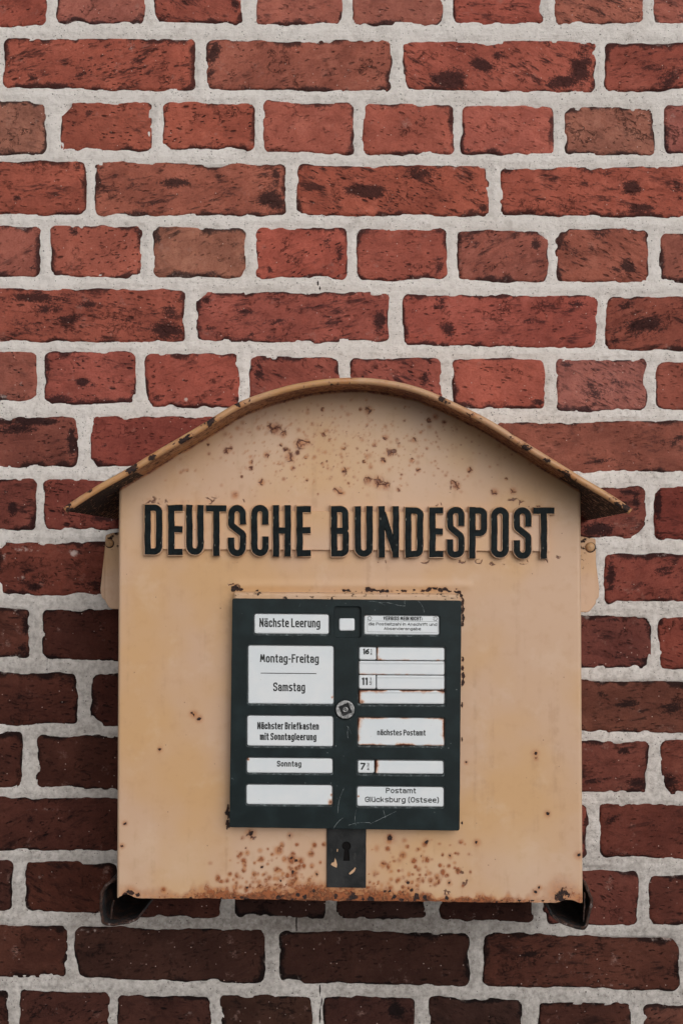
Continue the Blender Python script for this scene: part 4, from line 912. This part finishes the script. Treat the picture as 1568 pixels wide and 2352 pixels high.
def tile(x0, y0, x1, y1, lines, text, **kw):
    global pl_c
    pl = plate('time_tile', (x0, y0, x1, y1), PD + .0005, bev=1.6, label=text, **kw); pl_c = ((x0 + x1) / 2, 0)
    words_on(pl, lines, PD + .0017)
tile(824.5, 1487, 863.2, 1515.8, [("16", 832.5, 847.5, 1490.3, 1503.2, 3.0), ("1", 850.3, 853.6, 1490.6, 1496.3, 1.2), ("4", 850, 854.6, 1499, 1504.6, 1.0), ([([(849.3, 1497.6), (854.8, 1497.6)], False)], 0, 0, 0, 0, .7)], 'small white tile reading 16 1/4')
tile(824, 1551, 862.6, 1582.6, [("11", 829.5, 844.3, 1556.5, 1574, 3.3), ("1", 849, 852.3, 1556.5, 1563, 1.3), ("2", 848.2, 853.6, 1566.8, 1573.6, 1.1), ([([(848, 1564.9), (853.8, 1564.9)], False)], 0, 0, 0, 0, .8)], 'small white tile reading 11 1/2', rust=(0, .1, 0, .15))
tile(821.3, 1747.2, 858.8, 1776, [("7", 826.5, 839.5, 1752.6, 1769.6, 3.2), ("3", 842.8, 847.3, 1753, 1759.8, 1.1), ("4", 842.4, 848.2, 1764, 1770, 1.1), ([([(842, 1762), (848.4, 1762)], False)], 0, 0, 0, 0, .8)], 'small white tile reading 7 3/4')
plate('shutter_tile', (778.5, 1420.5, 814, 1449), PF - .0040, bev=2.2, tilt=.004, label='small blank white square deep in the top middle opening')
curve_solid('shutter_well', [rrect(762, 1388, 833, 1468, 4)], PF - .0047, .001, .0001, M['enamel'], box, 0)
def bevel_ring(r, k):
    x0, y0, x1, y1 = r; c = (x0 + x1) / 2; lay = []
    for (ex, et, eb, dep) in ((1.8, .8, 3.9, PF - .0002), (1.2, .4, 3.0, PF - .0008), (-.6, -1.2, -.2, PF - .0023), (-1.0, -1.6, -.8, PF - .0036)):
        pts = fillet([(x0 - ex, y0 - et, 6), (x1 + ex, y0 - et, 6), (x1 + ex, y1 + eb, 6), (x0 - ex, y1 + eb, 6)], True, 4)
        lay.append(P([p[0] for p in pts], [p[1] + (p[0] - c) * TILT for p in pts], dep))
    n = min(len(a) for a in lay); Vs = np.concatenate([a[:n] for a in lay]); Fs = []
    for j in range(len(lay) - 1):
        for i in range(n): i2 = (i + 1) % n; Fs.append((j * n + i, j * n + i2, (j + 1) * n + i2, (j + 1) * n + i))
    mk('window_bevel', Vs, Fs, M['lip'], box, {'wear_highlight': .38 + .40 * sstep(np.median(Vs[:, 2]), Vs[:, 2].min() + .002, Vs[:, 2])}, True)  # edge wear, raised on lower lips to paint in the sky's highlight
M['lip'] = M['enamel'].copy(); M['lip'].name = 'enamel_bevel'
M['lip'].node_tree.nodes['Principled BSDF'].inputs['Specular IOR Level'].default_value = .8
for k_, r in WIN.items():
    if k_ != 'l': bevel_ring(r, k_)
# scratches on the frame: fine hairlines scraped into the enamel
def m_scr():
    t = NT('scraped_enamel'); co = t.obj(); m = t.noise(co, 200, 3)
    return t.fin(t.mix(t.ss(m, .4, .6), lin(62, 74, 76), lin(150, 158, 160)), .6)
M['scr'] = m_scr()
ps = []; rs = np.random.RandomState(21)
def hair(x, y, a, L, bend=.1):
    n = 6; pts = []
    for k in range(n): t = k / (n - 1); pts.append((x + L * t * math.cos(a) + bend * L * math.sin(3 * t) * -math.sin(a), y + L * t * math.sin(a) + bend * L * math.sin(3 * t) * math.cos(a)))
    return (pts, False)
for (x, y, a, L) in ((845,1381,.25,40),(870,1384,.1,34),(905,1388,.15,26),(960,1380,1.1,30),(985,1388,.9,34),(690,1386,2.0,8),(600,1460,1.5,16),(606,1458,1.45,24),(555,1560,1.15,50),(735,1645,-.6,30),(758,1800,1.7,40),(790,1810,1.8,60),(765,1905,-.85,34),(800,1896,-.1,50),(850,1893,-.45,66),(818,1860,1.6,36),(700,1840,1.0,40),(930,1378,1.6,10),(640,1700,1.2,30),(880,1862,1.3,18),(1010,1850,.6,24),(770,1640,1.5,14),(797,1668,1.1,20),(800,1670,1.6,26)):
    ps.append(hair(x, y, a, L, rs.uniform(-.1, .1)))
okp = []
for q, c in ps:
    mx_, my_ = np.mean(q, 0)
    if any(r[0] - 6 < a < r[2] + 6 and r[1] - 6 < b < r[3] + 6 for a, b in q for r in WIN.values()): continue
    okp.append((q, c))
v, f = build_strokes(okp, [(.28, .0), (.28, .00006), (-.28, .00006), (-.28, .0)], PF)
o = mk('scratches', v, f, M['scr'], box, None, False); o['kind'] = 'stuff'

# ------------------------------------------------------------------ square-key lock in the frame
def disc(cx, cy, rings, mat, name, parent, seg=48, label=None):
    """rings: (radius in picture units, depth)"""
    Vs = []; Fs = []
    for r, dep in rings:
        for k in range(seg):
            a = 2 * math.pi * k / seg; Vs.append(P(cx + r * math.cos(a), cy + r * math.sin(a), dep))
    for j in range(len(rings) - 1):
        for k in range(seg):
            k2 = (k + 1) % seg; Fs.append((j * seg + k, (j + 1) * seg + k, (j + 1) * seg + k2, j * seg + k2))
    Fs.append(tuple((len(rings) - 1) * seg + k for k in range(seg)))
    return mk(name, np.array(Vs), Fs, mat, parent, None, True, label=label)
LX, LY = 792.5, 1630.5
lock = disc(LX, LY, [(23.5, PF - .001), (23.2, PF + .0012), (22, PF + .0018)], M['enamel'], 'lock', box, label='round square-key lock in the black frame')
# metal disc pierced by a square recess turned clockwise
sq = [(LX + 16.5 * math.cos(math.radians(a + 22)), LY + 16.5 * math.sin(math.radians(a + 22))) for a in (0, 90, 180, 270)]
circ = [(LX + 21.6 * math.cos(a), LY + 21.6 * math.sin(a)) for a in np.linspace(0, 2 * math.pi, 49)[:-1]]
o = curve_solid('lock_face', [circ, sq], PF + .0046, .0030, .0007, M['metal'], lock, 2)
curve_solid('lock_recess', [[(LX + 20 * math.cos(a), LY + 20 * math.sin(a)) for a in np.linspace(0, 2 * math.pi, 33)[:-1]]], PF + .0024, .0004, .0001, M['plate'], lock, 0)
disc(LX, LY, [(6.8, PF + .002), (6.8, PF + .0046), (5.8, PF + .0052), (3.2, PF + .0052), (2.8, PF + .0046)], M['metal'], 'lock_pin', lock, 28)

# ------------------------------------------------------------------ keyhole plate
kp = [(750, 1903), (840.8, 1904), (840.2, 2040.5), (750, 2039)]
kh = []
for a in np.linspace(math.radians(115), math.radians(425), 22): kh.append((795 + 10.2 * math.cos(a), 1944.5 + 10.2 * math.sin(a)))
kh += [(800.8, 1958), (802.2, 1978.5), (787.8, 1978.5), (789.8, 1958)]
lp = curve_solid('keyhole_plate', [wobble(kp, .3, 3, 12), kh], DF + .0030, .003, .0005, M['plate'], box, 1)
lp.data.materials.clear(); lp.data.materials.append(M['plate'])
curve_solid('keyhole', [[(780, 1930), (812, 1930), (812, 1986), (780, 1986)]], DF + .0014, .0008, .0001, M['black'], lp, 0)
def flake(name, pts, parent):
    curve_solid(name, [pts], DF + .0034, .0004, .0001, M['cream'], parent, 0, attrf={'rust': lambda w: zz(w) + .1, 'chip': zz, 'crack': zz, 'pale': zz})
flake('paint_flake', [(769, 1971), (772, 1978), (774, 1987), (773, 1994), (766, 1991), (760, 1987), (761, 1983), (767, 1981)], lp)
flake('paint_flake', [(808, 2000), (812, 1997), (815, 1993), (817, 1995), (814, 2002), (809, 2007), (803, 2010), (801, 2007)], lp)
flake('paint_flake', [(774, 1950), (776, 1952), (775, 1958), (773, 1956)], lp)

# ------------------------------------------------------------------ side lugs with rivets
def lug(outline, flap, rv, rr_):
    zf = {'rust': lambda w: zz(w) + .18 + .25 * fbm(w[:, 0] * 2000, w[:, 2] * 2000, 20, 3, 2), 'chip': lambda w: .55 * sstep(w[:, 2].max() - .012, w[:, 2].max() - .002, w[:, 2]) * (w[:, 1] > -1) - .1, 'crack': zz, 'pale': zz}
    l = curve_solid('mounting_lug', [fillet(outline, True, 5)], .085, .003, .0011, M['cream'], box, 2, attrf=zf)
    curve_solid('lug_backing', [fillet(flap, True, 5)], .078, .003, .001, M['cream'], l, 1, attrf=zf)
    rg = [(rr_ * 1.0, .0845)] + [(rr_ * math.cos(math.radians(a)), .0850 + .0046 * math.sin(math.radians(a))) for a in (0, 15, 30, 45, 60, 75, 86)]
    r_ = disc(rv[0], rv[1], rg, M['roof'], 'rivet', l, 28)
    a_ = r_.data.attributes.new('chip', 'FLOAT', 'POINT'); a_.data.foreach_set('value', np.r_[np.full(56, .0), np.full(28, .0), np.zeros(len(r_.data.vertices) - 84)].astype(np.float32))
    disc(rv[0] + .6, rv[1] + .9, [(rr_ * 1.13, .0846), (rr_ * 1.12, .0853)], M['dark'], 'rivet_seat', l, 28)
lug([(282, 1221), (258, 1224, 3), (242, 1229, 6), (240, 1262, 3), (240, 1378, 10), (251, 1399, 16), (282, 1400)],
    [(262, 1240), (240, 1262), (230, 1355, 6), (233, 1372, 10), (246, 1384), (262, 1380)], (251, 1247.5), 9.4)
lug([(1326, 1231), (1367.5, 1237, 5), (1369, 1310), (1368.5, 1386, 12), (1352, 1407, 14), (1326, 1406)],
    [(1350, 1260), (1368, 1290), (1376, 1350), (1375, 1372, 8), (1362, 1386), (1348, 1380)], (1355, 1256.5), 10.8)

# ------------------------------------------------------------------ torn lower corner brackets: thin open scoops
def scoop(name, rim, d0, d1, shrink, cx, cy, seed):
    rim = np.array(rim, float); n0 = len(rim)
    tdist = np.r_[0, np.cumsum(np.linalg.norm(np.diff(rim, axis=0), axis=1))]
    tq = np.linspace(0, tdist[-1], 60); ru = np.interp(tq, tdist, rim[:, 0]); rv = np.interp(tq, tdist, rim[:, 1])
    ru = ru + 1.4 * fbm(tq, tq * 0, 14, seed, 3); rv = rv + 1.4 * fbm(tq, tq * 0, 14, seed + 1, 3)
    P0 = P(ru, rv, d0)                                     # front rim in metres
    c = P(cx, cy, d0)
    rings = [(1.0, 0.0), (.99, .2), (.96, .5), (.90, .8), (.74, .95), (.3, 1.0)]
    outl = []; 
    for k, t in rings:
        q = c + (P0 - c) * (1 - (1 - k) * shrink); q[:, 1] = -(d0 + (d1 - d0) * t); q[:, 0] += .0012 * fbm(tq, tq * 0 + t * 30, 20, seed + 3, 2); outl.append(q)
    inn = []
    for q in outl:
        w = q + (c - q) * .085; w[:, 1] = q[:, 1] - .0015 * 0; inn.append(w)
    lay = outl[::-1] + inn
    V_ = np.array(lay).transpose(1, 0, 2)
    return mk(name, V_.reshape(-1, 3), gridfaces(60, len(lay), True), M['dark'], box)
scoop('corner_bracket', [(272, 2012), (265.4, 2019), (243.5, 2033.7), (232, 2050), (230.5, 2070), (231.4, 2097), (234.7, 2121), (243, 2127), (262, 2127.5), (295, 2122), (315, 2114.5), (328, 2097), (351, 2068), (362, 2050)], .17, .03, .35, 292, 2062, 31)
scoop('corner_bracket', [(1330, 2008), (1339, 2021), (1351, 2045), (1361, 2066), (1360, 2082), (1354.5, 2102), (1348, 2130), (1340, 2138), (1321.6, 2134), (1294, 2125), (1280, 2120), (1264.5, 2103.5), (1251, 2076), (1244, 2050)], .17, .03, .35, 1304, 2064, 47)

def m_rim():
    t = NT('rusted_lip'); co = t.obj(); m = t.noise(co, 160, 6, .75); f = t.noise(co, 500, 3)
    c = t.mix(t.ss(m, .38, .52), lin(20, 20, 22), lin(70, 46, 36))
    c = t.mix(t.mul(t.ss(m, .56, .68), .8), c, lin(150, 142, 142))
    return t.fin(c, .6, t.bump(t.add(m, f), .002, .8), spec=.4)
M['rim'] = m_rim()
def rim(parent, pts, depth, w, seed):
    v, f = build_strokes([(fillet([(*p, 8) for p in pts], False, 3), False)], [(w / 2, -.004), (w / 2, .0), (w * .2, .0012), (-w * .2, .0012), (-w / 2, 0), (-w / 2, -.004)], depth, 0, 0, 0, 1.6, seed)
    mk('torn_lip', v, f, M['rim'], parent, None, False)
cb = [o for o in box.children if o.name.startswith('corner_bracket')]
rim(cb[0], [(264, 2020), (244, 2034), (232.5, 2052), (232, 2075), (233.4, 2097), (236.7, 2120), (245, 2124.5), (262, 2124.5), (295, 2119.5), (313, 2112.5)], .172, 6.5, 5)
rim(cb[0], [(262, 2068), (257, 2084), (256, 2112)], .168, 4.5, 9)
rim(cb[1], [(1340, 2024), (1350, 2046), (1358.5, 2067), (1357, 2082), (1352, 2102), (1345.5, 2128), (1339, 2133), (1321.6, 2130), (1296, 2122), (1282, 2116), (1268, 2104)], .172, 7.0, 15)
rim(cb[1], [(1341, 2050), (1342.5, 2080), (1339, 2118)], .170, 4.0, 19)
